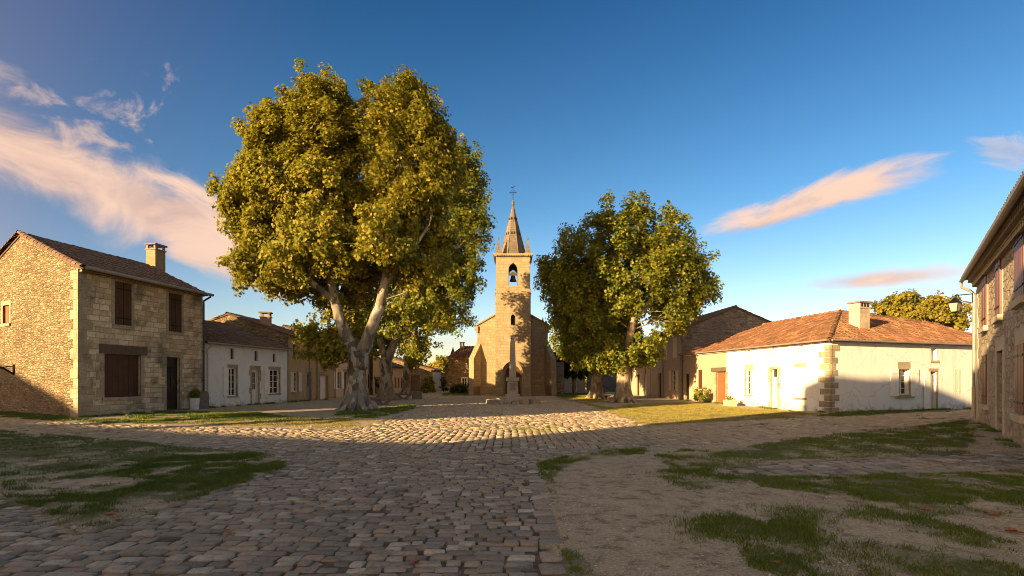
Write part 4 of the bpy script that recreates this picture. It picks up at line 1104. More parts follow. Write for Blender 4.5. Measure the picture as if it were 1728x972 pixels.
# nave front, walls, roof
nx0, nx1 = -3.40, 3.52; zne, znr = 6.85, 7.75
nl = Wall((nx0, YN), (nx1, YN)); NL = nl.L; yN2 = 74.0
mb = MB(); nl.face(mb, (), zne, peak=(NL / 2, zne + 1.95)); ml = Wall((nx0, yN2), (nx1, yN2)); ml.n = Vector((0, 1, 0)); ml.face(mb, (), zne, peak=(NL / 2, zne + 1.95))
for x, sg in ((nx0, -1), (nx1, 1)): ws = Wall((x, YN), (x, yN2)); ws.n = Vector((sg, 0, 0)); ws.face(mb, (), zne)
mb.build('nave_wall', M['church'], ch)
mb = MB(); mid = (nx0 + nx1) / 2; zt = zne + 1.95
for sg, x in ((-1, nx0), (1, nx1)):
    e = [Vector((x + sg * 0.3, YN + 0.35, zne - 0.12)), Vector((x + sg * 0.3, yN2, zne - 0.12))]; rr = [Vector((mid, YN + 0.35, zt + 0.02)), Vector((mid, yN2, zt + 0.02))]
    roof_plane(mb, e[0], e[1], rr[1], rr[0], 0.3, 0.5)
mb.build('nave_roof', M['tile_dark'], ch)
mb = MB()
for sg, x in ((-1, nx0), (1, nx1)):   # raked coping and kneelers
    a, b_ = Vector((x + sg * 0.12, YN, zne + 0.02)), Vector((mid, YN, zt + 0.1))
    for k in range(8):
        p, q = a.lerp(b_, k / 8), a.lerp(b_, (k + 0.97) / 8)
        mb.hexa([p + Vector((0, -0.1, -0.06)), q + Vector((0, -0.1, -0.06)), q + Vector((0, 0.45, -0.06)), p + Vector((0, 0.45, -0.06)), p + Vector((0, -0.1, 0.1)), q + Vector((0, -0.1, 0.1)), q + Vector((0, 0.45, 0.1)), p + Vector((0, 0.45, 0.1))])
    mb.box((x + sg * 0.1, YN + 0.1, zne - 0.42), 0.36, 0.5, 0.36); mb.box((x + sg * 0.02, YN + 0.1, zne - 0.7), 0.2, 0.45, 0.28)
mb.build('coping', M['church'], ch)
for sg, x in ((-1, nx0), (1, nx1)):   # diagonal buttresses with weathered tops
    c_ = Vector((x, YN, 0)); dv = Vector((sg * 0.52, -0.854, 0)); sv = Vector((-dv.y, dv.x, 0)); hw = 0.29
    mb = MB()
    def prism(d0, d1, z0, z1, zi):
        P = [c_ + dv * d0 - sv * hw, c_ + dv * d1 - sv * hw, c_ + dv * d1 + sv * hw, c_ + dv * d0 + sv * hw]
        T_ = [P[0] + Z * zi, P[1] + Z * z1, P[2] + Z * z1, P[3] + Z * zi]; mb.hexa([p + Z * z0 for p in P] + T_)
    prism(-0.3, 1.0, -0.2, 3.6, 5.3); prism(-0.3, 1.08, -0.2, 0.9, 0.9)
    mb.build('buttress', M['church'], ch)
mb = MB()
mb.box((nx0 + 0.95, YN - 0.05, -0.1), 1.75, 0.16, 0.95); mb.build('plinth', M['church'], ch)
mb = MB(); mb.box((nx1 - 0.9, YN - 0.05, -0.1), 1.66, 0.16, 0.95); mb.build('plinth', M['church'], ch)
mb = MB(); mb.box((nx1 + 1.0, 61, -0.2), 1.7, 12, 3.6); lb_ = mb.build('side_chapel', M['greystone'], ch)
mb = MB(); mb.box((nx1 + 0.05, YN + 0.9, -0.2), 0.6, 0.7, 4.8); mb.build('side_buttress', M['church'], ch)
mb = MB(); mb.box((tcx, YT - 0.5, -0.1), 3.0, 1.0, 0.16); mb.box((tcx, YT - 1.0, -0.1), 3.6, 0.9, 0.12); mb.build('steps', M['slab'], ch)

# annex left of the church
ax0, ax1, YA = -7.07, -3.5, 60.0
an = thing('church_annex', (ax0, YA, 0), 'small stone annex with red tiled roof and one white framed window beside the church', 'annex')
wan = Wall((ax0, YA), (ax1, YA)); wr = wan.rect(779.5, 638, 787.5, 650.5)
mb = MB(); zA = 4.05; wan.face(mb, (wr,), zA); w4 = Wall((ax0, YA), (ax0, YA + 8)); w4.n = Vector((-1, 0, 0)); w4.face(mb, (), zA, peak=(4, zA + 1.5)); w5 = Wall((ax0, YA + 8), (ax1, YA + 8)); w5.n = Vector((0, 1, 0)); w5.face(mb, (), zA)
mb.build('wall', M['rubble'], an)
mb = MB(); roof_plane(mb, (ax0 - 0.2, YA - 0.35, zA - 0.1), (ax1, YA - 0.35, zA - 0.1), (ax1, YA + 4, zA + 1.5), (ax0 + 1.2, YA + 4, zA + 1.5), 0.3, 0.45); roof_plane(mb, (ax1, YA + 8.3, zA - 0.1), (ax0 - 0.2, YA + 8.3, zA - 0.1), (ax0 + 1.2, YA + 4, zA + 1.5), (ax1, YA + 4, zA + 1.5), 0.3, 0.45)
roof_plane(mb, (ax0 - 0.25, YA + 8.3, zA - 0.1), (ax0 - 0.25, YA - 0.35, zA - 0.1), (ax0 + 1.2, YA + 4, zA + 1.5), (ax0 + 1.2, YA + 4, zA + 1.5), 0.3, 0.45)
ro_ = mb.build('roof', M['tile_red'], an)
wo = window(wan, wr, an, 2, 2, -0.1); surround(wan, wr, M['whitewood'], an, 0.1, 0.1, 0.1, 0.03, name='window_surround')
mb = MB()
for k in range(2): mb.lathe((ax0 + 1.0 + 0.32 * k, YA + 3.2, zA + 1.2), [(0.12, 0), (0.10, 0.6), (0.15, 0.64), (0.15, 0.74), (0.08, 0.78)], 8)
mb.build('chimney_pot', M['chimstone'], an)
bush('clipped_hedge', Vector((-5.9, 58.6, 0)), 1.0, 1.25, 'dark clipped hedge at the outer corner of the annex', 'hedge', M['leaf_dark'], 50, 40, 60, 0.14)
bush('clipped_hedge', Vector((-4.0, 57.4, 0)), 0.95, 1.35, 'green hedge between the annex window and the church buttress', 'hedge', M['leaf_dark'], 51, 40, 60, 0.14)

# ---- obelisk monument in front of the church
oc = gp(865, 681.5); oc.x = (865 - CX) / FPX * oc.y
ob_ = thing('obelisk_monument', oc, 'stone obelisk on a square pedestal above a rough stepped base', 'monument')
zz = lambda py: H_EYE + (HY - py) / FPX * oc.y
mb = MB()
mb.box(oc + Vector((0, 0, 0)), 2.0, 2.0, 0.24); mb.box(oc + Vector((0, 0, 0.24)), 1.5, 1.5, 0.24)
sb = mb.build('steps', M['monument'], ob_)
mb = MB(); zp = 0.48
mb.box(oc + Vector((0, 0, zp)), 0.92, 0.92, 0.16); mb.taper(oc + Vector((0, 0, zp + 0.16)), (0.72, 0.72), (0.66, 0.66), zz(643) - zp - 0.16)
mb.box(oc + Vector((0, 0, zz(643))), 0.86, 0.86, zz(637) - zz(643)); mb.build('pedestal', M['monument'], ob_)
mb = MB(); z0 = zz(637); z1 = zz(580)
mb.taper(oc + Vector((0, 0, z0)), (0.46, 0.46), (0.32, 0.32), z1 - z0); mb.taper(oc + Vector((0, 0, z1)), (0.32, 0.32), (0.22, 0.22), 0.28)
mb.lathe(oc + Vector((0, 0, z1 + 0.28)), [(0.12, 0), (0.15, 0.08), (0.10, 0.2), (0.0, 0.3)], 10); mb.build('shaft', M['monument'], ob_)
mb = MB()
wp = Wall((oc.x - 0.3, oc.y - 0.365), (oc.x + 0.3, oc.y - 0.365)); wp.box(mb, 0.1, 0.9, 0.5, 1.35, -0.05, 0.012); mb.build('plaque', M['slab'], ob_)
r_ = random.Random(11)
names = ['broken', 'flat', 'tilted', 'squared', 'mossy', 'chipped', 'rounded', 'sunken', 'pale', 'long']
rb = MB()
for k in range(26):   # rough blocks ringing the steps are one bedded base
    a = 2 * math.pi * k / 26 + r_.uniform(-0.08, 0.08); R_ = 1.45 + r_.uniform(-0.18, 0.2)
    c_ = oc + Vector((math.cos(a) * R_ * 1.05, math.sin(a) * R_ * 0.9, -0.05)); s_ = r_.uniform(0.32, 0.52)
    rb.taper(c_, (s_ * 1.2, s_), (s_ * 0.95, s_ * 0.8), r_.uniform(0.16, 0.38), a + r_.uniform(-0.4, 0.4))
rb.build('rough_base', M['rock'], ob_)

# ---- benches: slab on two curved legs
def stone_bench(c, rz, label, ln=1.5):
    t = thing('stone_bench', c, label, 'bench', 'stone benches under the plane trees')
    q = Quaternion((0, 0, 1), rz)
    mb = MB(); mb.box(c + Vector((0, 0, 0.40)), ln, 0.5, 0.09, rz); mb.box(c + Vector((0, 0, 0.36)), ln - 0.12, 0.42, 0.045, rz); mb.build('seat', M['slab'], t)
    for sg in (-1, 1):
        mb = MB(); P0 = []
        for (d, z) in ((0.16, -0.05), (0.14, 0.06), (0.2, 0.16), (0.34, 0.28), (0.40, 0.362)):
            P0.append((d, z))
        prev = None
        for (d, z) in P0:
            ring = []
            for (dd, y) in ((d + 0.14, -0.19), (d - 0.12, -0.19), (d - 0.12, 0.19), (d + 0.14, 0.19)):
                v = Vector((sg * dd * ln / 1.5, y, 0)); v.rotate(q); ring.append(c + v + Vector((0, 0, z)))
            if prev: mb.hexa(prev + ring)
            prev = ring
        mb.build('leg', M['slab'], t)
    return t
stone_bench(gp(646, 684), 0.05, 'dark stone bench beside the big pale plane trunk', 1.55)
stone_bench(gp(681, 674.5), 0.05, 'smaller looking stone bench between the second and third plane trunks', 1.6)
stone_bench(gp(1020.5, 676), 0.5, 'low stone bench between the two plane trunks on the sunny lawn', 1.0)

# ================================================================== RIGHT SIDE
# white corner house
CB = gp(1400, 698.5); CL = gp(1226, 681.5); CL0 = gp(1153, 676); CR = gp(1645, 690.8)
wl = Wall(CL0, CB); wr_ = Wall(CB, CR + (CR - CB).normalized() * 3.2)
hW = thing('white_corner_house', CB, 'whitewashed single-storey corner house with hipped red tile roof and one chimney', 'house')
zW = 3.46
ucut = wl.uz(1226, 681)[0]
vs_ = [wl.rect(1261, 591, 1266, 611), wl.rect(1302, 586, 1306.5, 606), wl.rect(1348, 581, 1355, 605)]
lw, ld, lsh = wl.rect(1258, 624, 1269.5, 666), wl.rect(1302, 623, 1311.5, 687), wl.rect(1342, 620, 1359, 671)
ld = (ld[0], 0.0, ld[2], ld[3])
lg, lb2, ldk = wl.rect(1208, 627, 1224.5, 681), wl.rect(1177.5, 624, 1185, 656), wl.rect(1156, 631, 1163, 676)
lg = (lg[0], 0.0, lg[2], lg[3]); ldk = (ldk[0], 0.0, ldk[2], ldk[3])
mb = MB(); wl.face(mb, vs_ + [lw, ld, lsh], zW, u0=ucut, reveal=0.2)
rw, rd, rv, rs = wr_.rect(1516, 623, 1535, 666), wr_.rect(1569, 627, 1581, 682), wr_.rect(1570.5, 585, 1581, 608), wr_.rect(1608, 623, 1621, 667)
rd = (rd[0], 0.0, rd[2], rd[3])
wr_.face(mb, (rw, rd, rv, rs), zW, reveal=0.24)
D1_, D2_ = CL0 + Vector((9.0, 1.0, 0)), wr_.B + Vector((-3.5, 8.0, 0))
wx = Wall(D1_, D2_); wx.n = -wx.n if wx.n.y < 0 else wx.n; wx.face(mb, (), zW)
wx = Wall(CL0, D1_); wx.face(mb, (), zW); wx = Wall(wr_.B, D2_); wx.n = Vector((1, 0, 0)); wx.face(mb, (), zW)
mb.build('white_wall', M['white'], hW)
mb = MB(); wl.face(mb, (lg, lb2, ldk), zW - 0.03, u1=ucut, reveal=0.2); mb.build('plaster_wall', M['tanwall'], hW)
# left face fittings
window(wl, lw, hW, 4, 2); surround(wl, lw, M['cutstone'], hW, 0.06, 0.3, 0.1, 0.004)
shutter_leaf(wl, (lw[0] - 0.52, lw[1] - 0.03, lw[0] - 0.07, lw[3] + 0.02), M['whitewood'], hW, 0.02); shutter_leaf(wl, (lw[2] + 0.07, lw[1] - 0.03, lw[2] + 0.52, lw[3] + 0.02), M['whitewood'], hW, 0.02)
panel(wl, (ld[0], 0, ld[2], ld[3] - 0.42), M['whitewood'], hW, 'door', -0.14, planks=4, handle=True)
mb = MB(); wl.box(mb, ld[0], ld[3] - 0.41, ld[2], ld[3], -0.16, -0.14); mb.build('transom_pane', M['glass'], hW)
surround(wl, ld, M['cutstone'], hW, 0.2, 0.14, 0, 0.006, True)
um = (lsh[0] + lsh[2]) / 2
shutter_leaf(wl, (lsh[0], lsh[1], um - 0.01, lsh[3]), M['whitewood'], hW, -0.03, 4); shutter_leaf(wl, (um + 0.01, lsh[1], lsh[2], lsh[3]), M['whitewood'], hW, -0.03, 4)
mb = MB(); wl.box(mb, lsh[0] - 0.1, lsh[1] - 0.1, lsh[2] + 0.1, lsh[1] - 0.004, -0.1, 0.06); mb.build('sill', M['cutstone'], hW)
mb = MB(); wl.box(mb, lsh[0] - 0.05, lsh[3] + 0.004, lsh[2] + 0.05, lsh[3] + 0.2, -0.1, 0.006); mb.build('lintel', M['cutstone'], hW)
for r in vs_: panel(wl, r, M['offwood'], hW, 'attic_shutter', -0.16, planks=2)
panel(wl, lg, M['doorbrown'], hW, 'garage_door', -0.12, planks=7)
mb = MB(); wl.box(mb, lg[0] - 0.5, lg[3] + 0.003, lg[2] + 0.12, lg[3] + 0.27, -0.1, 0.10); mb.build('timber_lintel', M['lintel'], hW)
mb = MB(); wl.box(mb, lg[2], 0, lg[2] + 0.3, lg[3], -0.1, 0.015); mb.build('jamb', M['cutstone'], hW)
mb = MB(); wl.box(mb, lg[0] - 0.3, 0, lg[0], lg[3], -0.1, 0.015); mb.build('jamb', M['cutstone'], hW)
panel(wl, lb2, M['brownwood'], hW, 'brown_shutter', -0.06, planks=3); panel(wl, ldk, M['darkwood'], hW, 'side_door', -0.12)
# right face fittings
window(wr_, rw, hW, 4, 2, -0.19); surround(wr_, rw, M['cutstone'], hW, 0.05, 0.36, 0.1, 0.004)
wd = 0.56
shutter_leaf(wr_, (rw[0] - wd - 0.04, rw[1] - 0.06, rw[0] - 0.04, rw[3] + 0.02), M['whitewood'], hW, 0.02, 4); shutter_leaf(wr_, (rw[2] + 0.04, rw[1] - 0.06, rw[2] + wd + 0.04, rw[3] + 0.02), M['whitewood'], hW, 0.02, 4)
panel(wr_, (rd[0], 0, rd[2], rd[3] - 0.12), M['offwood'], hW, 'door', -0.19, handle=True); surround(wr_, rd, M['cutstone'], hW, 0.09, 0.16, 0, 0.006)
shutter_leaf(wr_, (rd[0] - 0.50, 0.05, rd[0] - 0.04, rd[3]), M['whitewood'], hW, 0.03, 3)
panel(wr_, rv, M['whitewood'], hW, 'attic_shutter', -0.2, planks=2)
mb = MB(); wr_.box(mb, rv[0] - 0.08, rv[1] - 0.12, rv[2] + 0.08, rv[1] - 0.003, -0.1, 0.05); mb.build('sill', M['cutstone'], hW)
mb = MB(); wr_.box(mb, rw[0] - 0.25, rw[1] - 0.17, rw[2] + 0.25, rw[1] - 0.103, -0.1, 0.09); mb.build('sill', M['cutstone'], hW)
um = (rs[0] + rs[2]) / 2
shutter_leaf(wr_, (rs[0], rs[1], um - 0.012, rs[3]), M['offwood'], hW, -0.03, 3); shutter_leaf(wr_, (um + 0.012, rs[1], rs[2], rs[3]), M['offwood'], hW, -0.03, 3)
# quoins
mb = MB(); nq = 11; hq = 3.2 / nq
for k in range(nq):
    a, b_ = (0.72, 0.34) if k % 2 else (0.36, 0.58)
    wl.box(mb, wl.L - a * rnd.uniform(0.85, 1.1), k * hq + 0.008, wl.L + 0.012, (k + 1) * hq - 0.008, -0.1, 0.010 + rnd.uniform(0, 0.01))
    wr_.box(mb, 0.013, k * hq + 0.008, b_ * rnd.uniform(0.85, 1.1), (k + 1) * hq - 0.008, -0.1, 0.010 + rnd.uniform(0, 0.01))
mb.build('quoins', M['cutstone'], hW)
# hipped roof in two wings
dl, dr = -wl.d, wr_.d
ap = at(1417.7, 527.5, 30.4)
# keep the apex on the sight line of the hip but solve its plan from the two wings
zR = ap.z
ov = 0.24
ecorner = CB + wl.n * ov + wr_.n * ov; ecorner.z = zW - 0.06
eL = CL0 - dl * -0.3 + wl.n * ov; eL.z = zW - 0.02
eR = wr_.B + wr_.n * ov; eR.z = zW - 0.06
rL = on_plane(1288, 549.5, ecorner, (eL - ecorner).cross(ap - ecorner).normalized())
rR = on_plane(1584, 549.5, ecorner, (eR - ecorner).cross(ap - ecorner).normalized())
mb = MB()
roof_plane(mb, eL, ecorner, ap, rL); roof_plane(mb, ecorner, eR, rR, ap)
bk = wr_.B + (rR - ap) * 0 + Vector((-dr.y, dr.x, 0)) * 8; bk.z = zW
roof_plane(mb, eR, bk, rR, rR)
mb.poly([rL, ap, Vector((D1_.x, D1_.y, zW))]); mb.poly([ap, rR, Vector((D2_.x, D2_.y, zW)), Vector((D1_.x, D1_.y, zW))])
cap_line(mb, ecorner + Z * 0.04, ap + Z * 0.04, 0.10); cap_line(mb, ap + Z * 0.05, rL + Z * 0.05); cap_line(mb, ap + Z * 0.05, rR + Z * 0.05)
mb.build('roof', M['tile_red'], hW)
nrm_r = (eR - ecorner).cross(ap - ecorner).normalized()
genoise(wl, zW - 0.02, M['whitewood'], hW, 0.3, wl.L + 0.1, 1, 0.13, 0.12, 0.21); genoise(wr_, zW - 0.02, M['whitewood'], hW, 0, wr_.L, 1, 0.13, 0.12, 0.21)
mb = MB(); mb.tube([wl.pt(0.1, zW - 0.03, ov + 0.05), wl.pt(wl.L + 0.2, zW - 0.06, ov + 0.05)], 0.045, 8); mb.tube([wr_.pt(-0.2, zW - 0.06, ov + 0.05), wr_.pt(wr_.L, zW - 0.05, ov + 0.05)], 0.045, 8); mb.build('gutter', M['zinc'], hW)
pb = on_plane(1450, 553, ecorner, nrm_r)
chimney(pb, 0.72, 0.60, H_EYE + (HY - 510) / FPX * pb.y - pb.z, M['chimstone'], hW, math.atan2(dr.y, dr.x), sink=0.7)
# plants at its foot
bush('wall_plant', gp(1183, 680.5), 0.6, 1.35, 'scrubby green plant growing against the tan plaster wall by the brown door', 'plant', M['leaf_green'], 61, 24, 46, 0.12)
tq = gp(1232, 686)
t = thing('stone_trough', tq, 'pale stone trough planted with a small shrub by the brown garage door', 'planter')
mb = MB(); rz = math.atan2(wl.d.y, wl.d.x)
for (a, b_, sx, sy) in ((0, 0.17, 0.8, 0.08), (0, -0.17, 0.8, 0.08), (0.37, 0, 0.08, 0.26), (-0.37, 0, 0.08, 0.26)):
    off = Vector((a, b_, 0)); off.rotate(Quaternion((0, 0, 1), rz)); mb.box(tq + off, sx, sy, 0.38, rz)
mb.build('basin', M['chimstone'], t); leaves_mesh('plant', [tq + Vector((0.0, -0.15 + 0.15 * k, 0.45)) for k in range(3)], [0.22] * 3, 40, 0.09, M['leaf_green'], t, 62)

# grey stone house behind it
wS = Wall(gp(1151, 675.6), gp(1098, 669.8))
hS = thing('grey_stone_house', wS.A, 'two-storey grey stone house with white shutters, its bare gable behind the white house roof', 'house')
sU, sU2, sL_ = wS.rect(1135.5, 570, 1142, 604), wS.rect(1120.5, 573, 1125.5, 605), wS.rect(1133, 625, 1141.5, 659)
sD = wS.rect(1111, 630, 1116, 672); sD = (sD[0], 0, sD[2], sD[3])
bS = house_body(wS, 8.3, 5.35, 7.1, (M['tanwall'], M['greystone']), hS, ops=(sU, sU2, sL_, sD), side_dir=(1, 0.06, 0), over=0.35, verge=0.08)
for r in (sU, sU2):
    um = (r[0] + r[2]) / 2; shutter_leaf(wS, (r[0], r[1], um - 0.01, r[3]), M['offwood'], hS, -0.03); shutter_leaf(wS, (um + 0.01, r[1], r[2], r[3]), M['offwood'], hS, -0.03)
window(wS, sL_, hS); wd = 0.45
shutter_leaf(wS, (sL_[0] - wd - 0.04, sL_[1], sL_[0] - 0.04, sL_[3]), M['offwood'], hS, 0.02); shutter_leaf(wS, (sL_[2] + 0.04, sL_[1], sL_[2] + wd + 0.04, sL_[3]), M['offwood'], hS, 0.02)
panel(wS, sD, M['brownwood'], hS, 'door', -0.15, planks=4)
genoise(wS, 5.32, M['cutstone'], hS, 0, wS.L, 1, 0.13, 0.13, 0.22)
downpipe(wS, 0.15, 5.2, M['zinc'], hS, 0.06, 0.35, 0.045); downpipe(wS, wS.L * 0.55, 5.2, M['zinc'], hS, 0.06, 0.35, 0.045)
pb = on_plane(1131, 553, bS['E0'], bS['nrm']); chimney(pb + Vector((1.0, 1.2, 0.5)), 0.6, 0.6, 0.9, M['brick'], hS, 0.0, sink=0.9)
# longer low row behind the right trees
wS2 = Wall(gp(1097.5, 669.7), gp(1040, 664.6))
hS2 = thing('shaded_row_house', wS2.A, 'long low house of dappled plaster with tall doors, next to the grey stone house', 'house')
ops = [wS2.rect(a, 632, b_, 670) for a, b_ in ((1062, 1066), (1074, 1079), (1087, 1091))]; ops = [(r[0], 0, r[2], r[3]) for r in ops]
house_body(wS2, 7.5, 3.7, 5.0, (M['tanwall'], M['greystone']), hS2, ops=ops, side_dir=(1, 0.06, 0), over=0.35)
for r in ops: panel(wS2, r, M['whitewood'] if r is not ops[1] else M['darkwood'], hS2, 'tall_door', -0.1, planks=4)
for k in (0.12, 0.5, 0.86): downpipe(wS2, wS2.L * k, 3.6, M['zinc'], hS2, 0.06, 0.35, 0.045)
# far end of the square
fq = gp(986, 661.5)
wF = Wall((fq.x - 2.5, fq.y), (fq.x + 0.1, fq.y)); hF = thing('far_low_house', wF.A, 'pale low house with white door at the far end behind the dark round tree', 'house')
fw_, fd = wF.rect(962, 645, 966, 652), wF.rect(970, 645.5, 974, 661); fd = (fd[0], 0, fd[2], fd[3])
house_body(wF, 6, 2.9, 4.1, (M['tanwall'], M['rubble']), hF, ops=(fw_, fd), side_dir=(0.0, 1, 0), over=0.3, tiles='tile_red')
window(wF, fw_, hF, 2, 2); panel(wF, fd, M['offwood'], hF, 'door', -0.1)
wK = Wall((fq.x + 0.2, fq.y - 1.0), (fq.x + 8, fq.y - 1.6)); o = thing('churchyard_wall', wK.A, 'tall dark grey stone wall in shade between the far house and the slender sunlit trunk', 'wall')
mb = MB(); wK.box(mb, 0, -0.2, wK.L, 2.6, -0.4, 0); mb.build('masonry', M['greystone'], o); mb = MB(); wK.box(mb, -0.05, 2.6, wK.L, 2.72, -0.45, 0.05); mb.build('coping', M['slab'], o)
wF2 = Wall(gp(937, 660.5), gp(951, 660.5)); o = thing('field_wall', wF2.A, 'sunlit ochre wall with a tiled top beyond the shaded side of the church', 'wall'); mb = MB(); wF2.box(mb, -1.0, -0.2, wF2.L, 1.9, -0.4, 0); mb.build('masonry', M['rubble'], o)
mb = MB(); cap_line(mb, wF2.pt(-1, 1.9, -0.2), wF2.pt(wF2.L, 1.9, -0.2), 0.26); mb.build('tile_coping', M['tile_red'], o)

# ---- stone house on the right edge, running towards the viewer
P1, P2 = gp(1648, 707), gp(1728, 759)
dR = (P2 - P1).normalized(); wR = Wall(P1, P1 + dR * 17.0)
hR = thing('tall_stone_house', P1, 'tall pale rubble house carrying the lantern, seen along its shuttered front under a long gutter', 'house')
ze0 = 5.68; ze1 = ze0 - 0.036 * wR.L; zeR = lambda u: ze0 - 0.036 * u
R_ = lambda *a: wR.rect(*a)
ru1, ru2, ru3 = R_(1659.5, 468, 1666.5, 552), R_(1682.5, 437, 1691, 534), R_(1716, 386, 1732, 504)
rl1, rdo, rl2 = R_(1659.5, 599, 1666.5, 682), R_(1683, 592, 1693, 727), R_(1716.5, 580, 1732, 699)
rdo = (rdo[0], 0, rdo[2], rdo[3])
ops = [ru1, ru2, ru3, rl1, rdo, rl2]
mb = MB()
wR.face(mb, ops, ze0, ze1, reveal=0.25); mb.split = len(mb.f)
bkv = -wR.n * 9
for a, b_, za, zb_ in ((wR.A, wR.A + bkv, ze0, ze0), (wR.B, wR.B + bkv, ze1, ze1)):
    q_ = Wall(a, b_); q_.face(mb, (), za, peak=(4.5, za + 0.95))
q_ = Wall(wR.A + bkv, wR.B + bkv); q_.face(mb, (), ze0); mb.build('wall', (M['rightstone'], M['rubble']), hR)
mb = MB(); ov = 0.42; sl_ = 0.95 / 4.5
e0 = wR.pt(-0.12, ze0 - sl_ * ov + 0.1, ov); e1 = wR.pt(wR.L, ze1 - sl_ * ov + 0.1, ov); r0 = wR.pt(-0.12, ze0 + 1.02, -4.5); r1 = wR.pt(wR.L, ze1 + 1.02, -4.5)
roof_plane(mb, e0, e1, r1, r0); roof_plane(mb, wR.pt(wR.L, ze1 - 0.1, -9.4), wR.pt(-0.12, ze0 - 0.1, -9.4), r0, r1); cap_line(mb, r0, r1); mb.build('roof', M['tile_dark'], hR)
genoise(wR, ze0, M['rightcut'], hR, 0, wR.L, 2, 0.14, 0.17, 0.24, zfun=lambda u: zeR(u) - 0.02)
mb = MB(); mb.tube([wR.pt(-0.15, zeR(0) - 0.06, 0.46), wR.pt(wR.L, zeR(wR.L) - 0.06, 0.46)], 0.075, 10); mb.build('gutter', M['zinc'], hR)
mb = MB(); mb.tube([wR.pt(0.0, zeR(0) - 0.1, 0.48), wR.pt(0.0, zeR(0) - 0.32, 0.47), wR.pt(0.0, zeR(0) - 0.5, 0.2), wR.pt(0.0, zeR(0) - 0.62, 0.08), wR.pt(0.0, 1.3, 0.08)], 0.055, 8)
mb.build('drainpipe', M['zinc'], hR)
mb = MB(); mb.tube([wR.pt(0.0, 1.3, 0.085), wR.pt(0.0, 0.0, 0.085)], 0.07, 8); mb.build('cast_foot_pipe', M['chimstone'], hR)
for r in (ru1, ru2, ru3, rl1, rl2):
    um = (r[0] + r[2]) / 2
    shutter_leaf(wR, (r[0] + 0.01, r[1] + 0.01, um - 0.01, r[3] - 0.01), M['redwood'], hR, 0.0, 3, th=0.05); shutter_leaf(wR, (um + 0.01, r[1] + 0.01, r[2] - 0.01, r[3] - 0.01), M['redwood'], hR, 0.0, 3, th=0.05)
    surround(wR, r, M['rightcut'], hR, 0.2, 0.36, 0, 0.012)
    mb = MB(); wR.box(mb, r[0] - 0.16, r[1] - 0.17, r[2] + 0.16, r[1] - 0.003, -0.1, 0.12); mb.build('sill', M['rightcut'], hR)
panel(wR, rdo, M['brownwood'], hR, 'door', -0.23, handle=True); surround(wR, rdo, M['rightcut'], hR, 0.3, 0.4, 0, 0.02)
mb = MB(); nq = 13
for k in range(nq):
    z0 = k * 5.2 / nq; wR.box(mb, -0.012, z0 + 0.005, (0.5, 0.78)[k % 2], z0 + 5.2 / nq - 0.005, -0.1, 0.014 + rnd.uniform(0, 0.008))
mb.build('quoins', M['rightcut'], hR)

# wall lantern on its bracket
ln = wR.pt(0.05, 0, 0); dv = (at(1621, 500, 21.9) - at(1650, 488, 21.5)); dv.z = 0; dvn = dv.normalized()
base = wR.pt(0.03, 5.05, 0.1)
lan = thing('wall_lantern', base, 'old-style four-sided lantern on a scrolled iron bracket at the house corner', 'lantern')
tip = base + dvn * 0.58
mb = MB(); mb.tube([base, tip], 0.022, 6); mb.tube([base - Z * 0.35 + dvn * 0.02, base + Z * 0.06 + dvn * 0.02], 0.03, 6)
arc = [base + dvn * (0.05 + 0.42 * math.sin(t * math.pi / 2)) - Z * (0.32 * math.cos(t * math.pi / 2) + 0.02) for t in [k / 8 for k in range(9)]]; mb.tube(arc, 0.013, 6)
scr = [tip + dvn * (0.10 * math.cos(a) * (1 - a / 9)) + Z * (0.10 * math.sin(a) * (1 - a / 9) - 0.09) for a in [k * 0.5 for k in range(13)]]; mb.tube(scr, 0.014, 6)
mb.build('bracket', M['iron'], lan)
lc = tip - Z * 0.14; rz = 0.5
mb = MB(); mb.taper(lc - Z * 0.52, (0.20, 0.20), (0.34, 0.34), 0.34, rz); lo_ = mb.build('glass', M['opal'], lan)
mb = MB(); mb.taper(lc - Z * 0.18, (0.42, 0.42), (0.12, 0.12), 0.15, rz); mb.taper(lc - Z * 0.03, (0.16, 0.16), (0.05, 0.05), 0.08, rz); mb.tube([lc + Z * 0.04, lc + Z * 0.14], 0.015, 6)
mb.taper(lc - Z * 0.57, (0.12, 0.12), (0.22, 0.22), 0.05, rz); mb.tube([lc - Z * 0.57, lc - Z * 0.66], [0.03, 0.012], 6)
for a in (-1, 1):
    for b_ in (-1, 1):
        u_ = Vector((a, b_, 0)); u_.rotate(Quaternion((0, 0, 1), rz)); mb.tube([lc - Z * 0.53 + u_ * 0.102, lc - Z * 0.17 + u_ * 0.173], 0.012, 5)
mb.build('frame', M['iron'], lan)

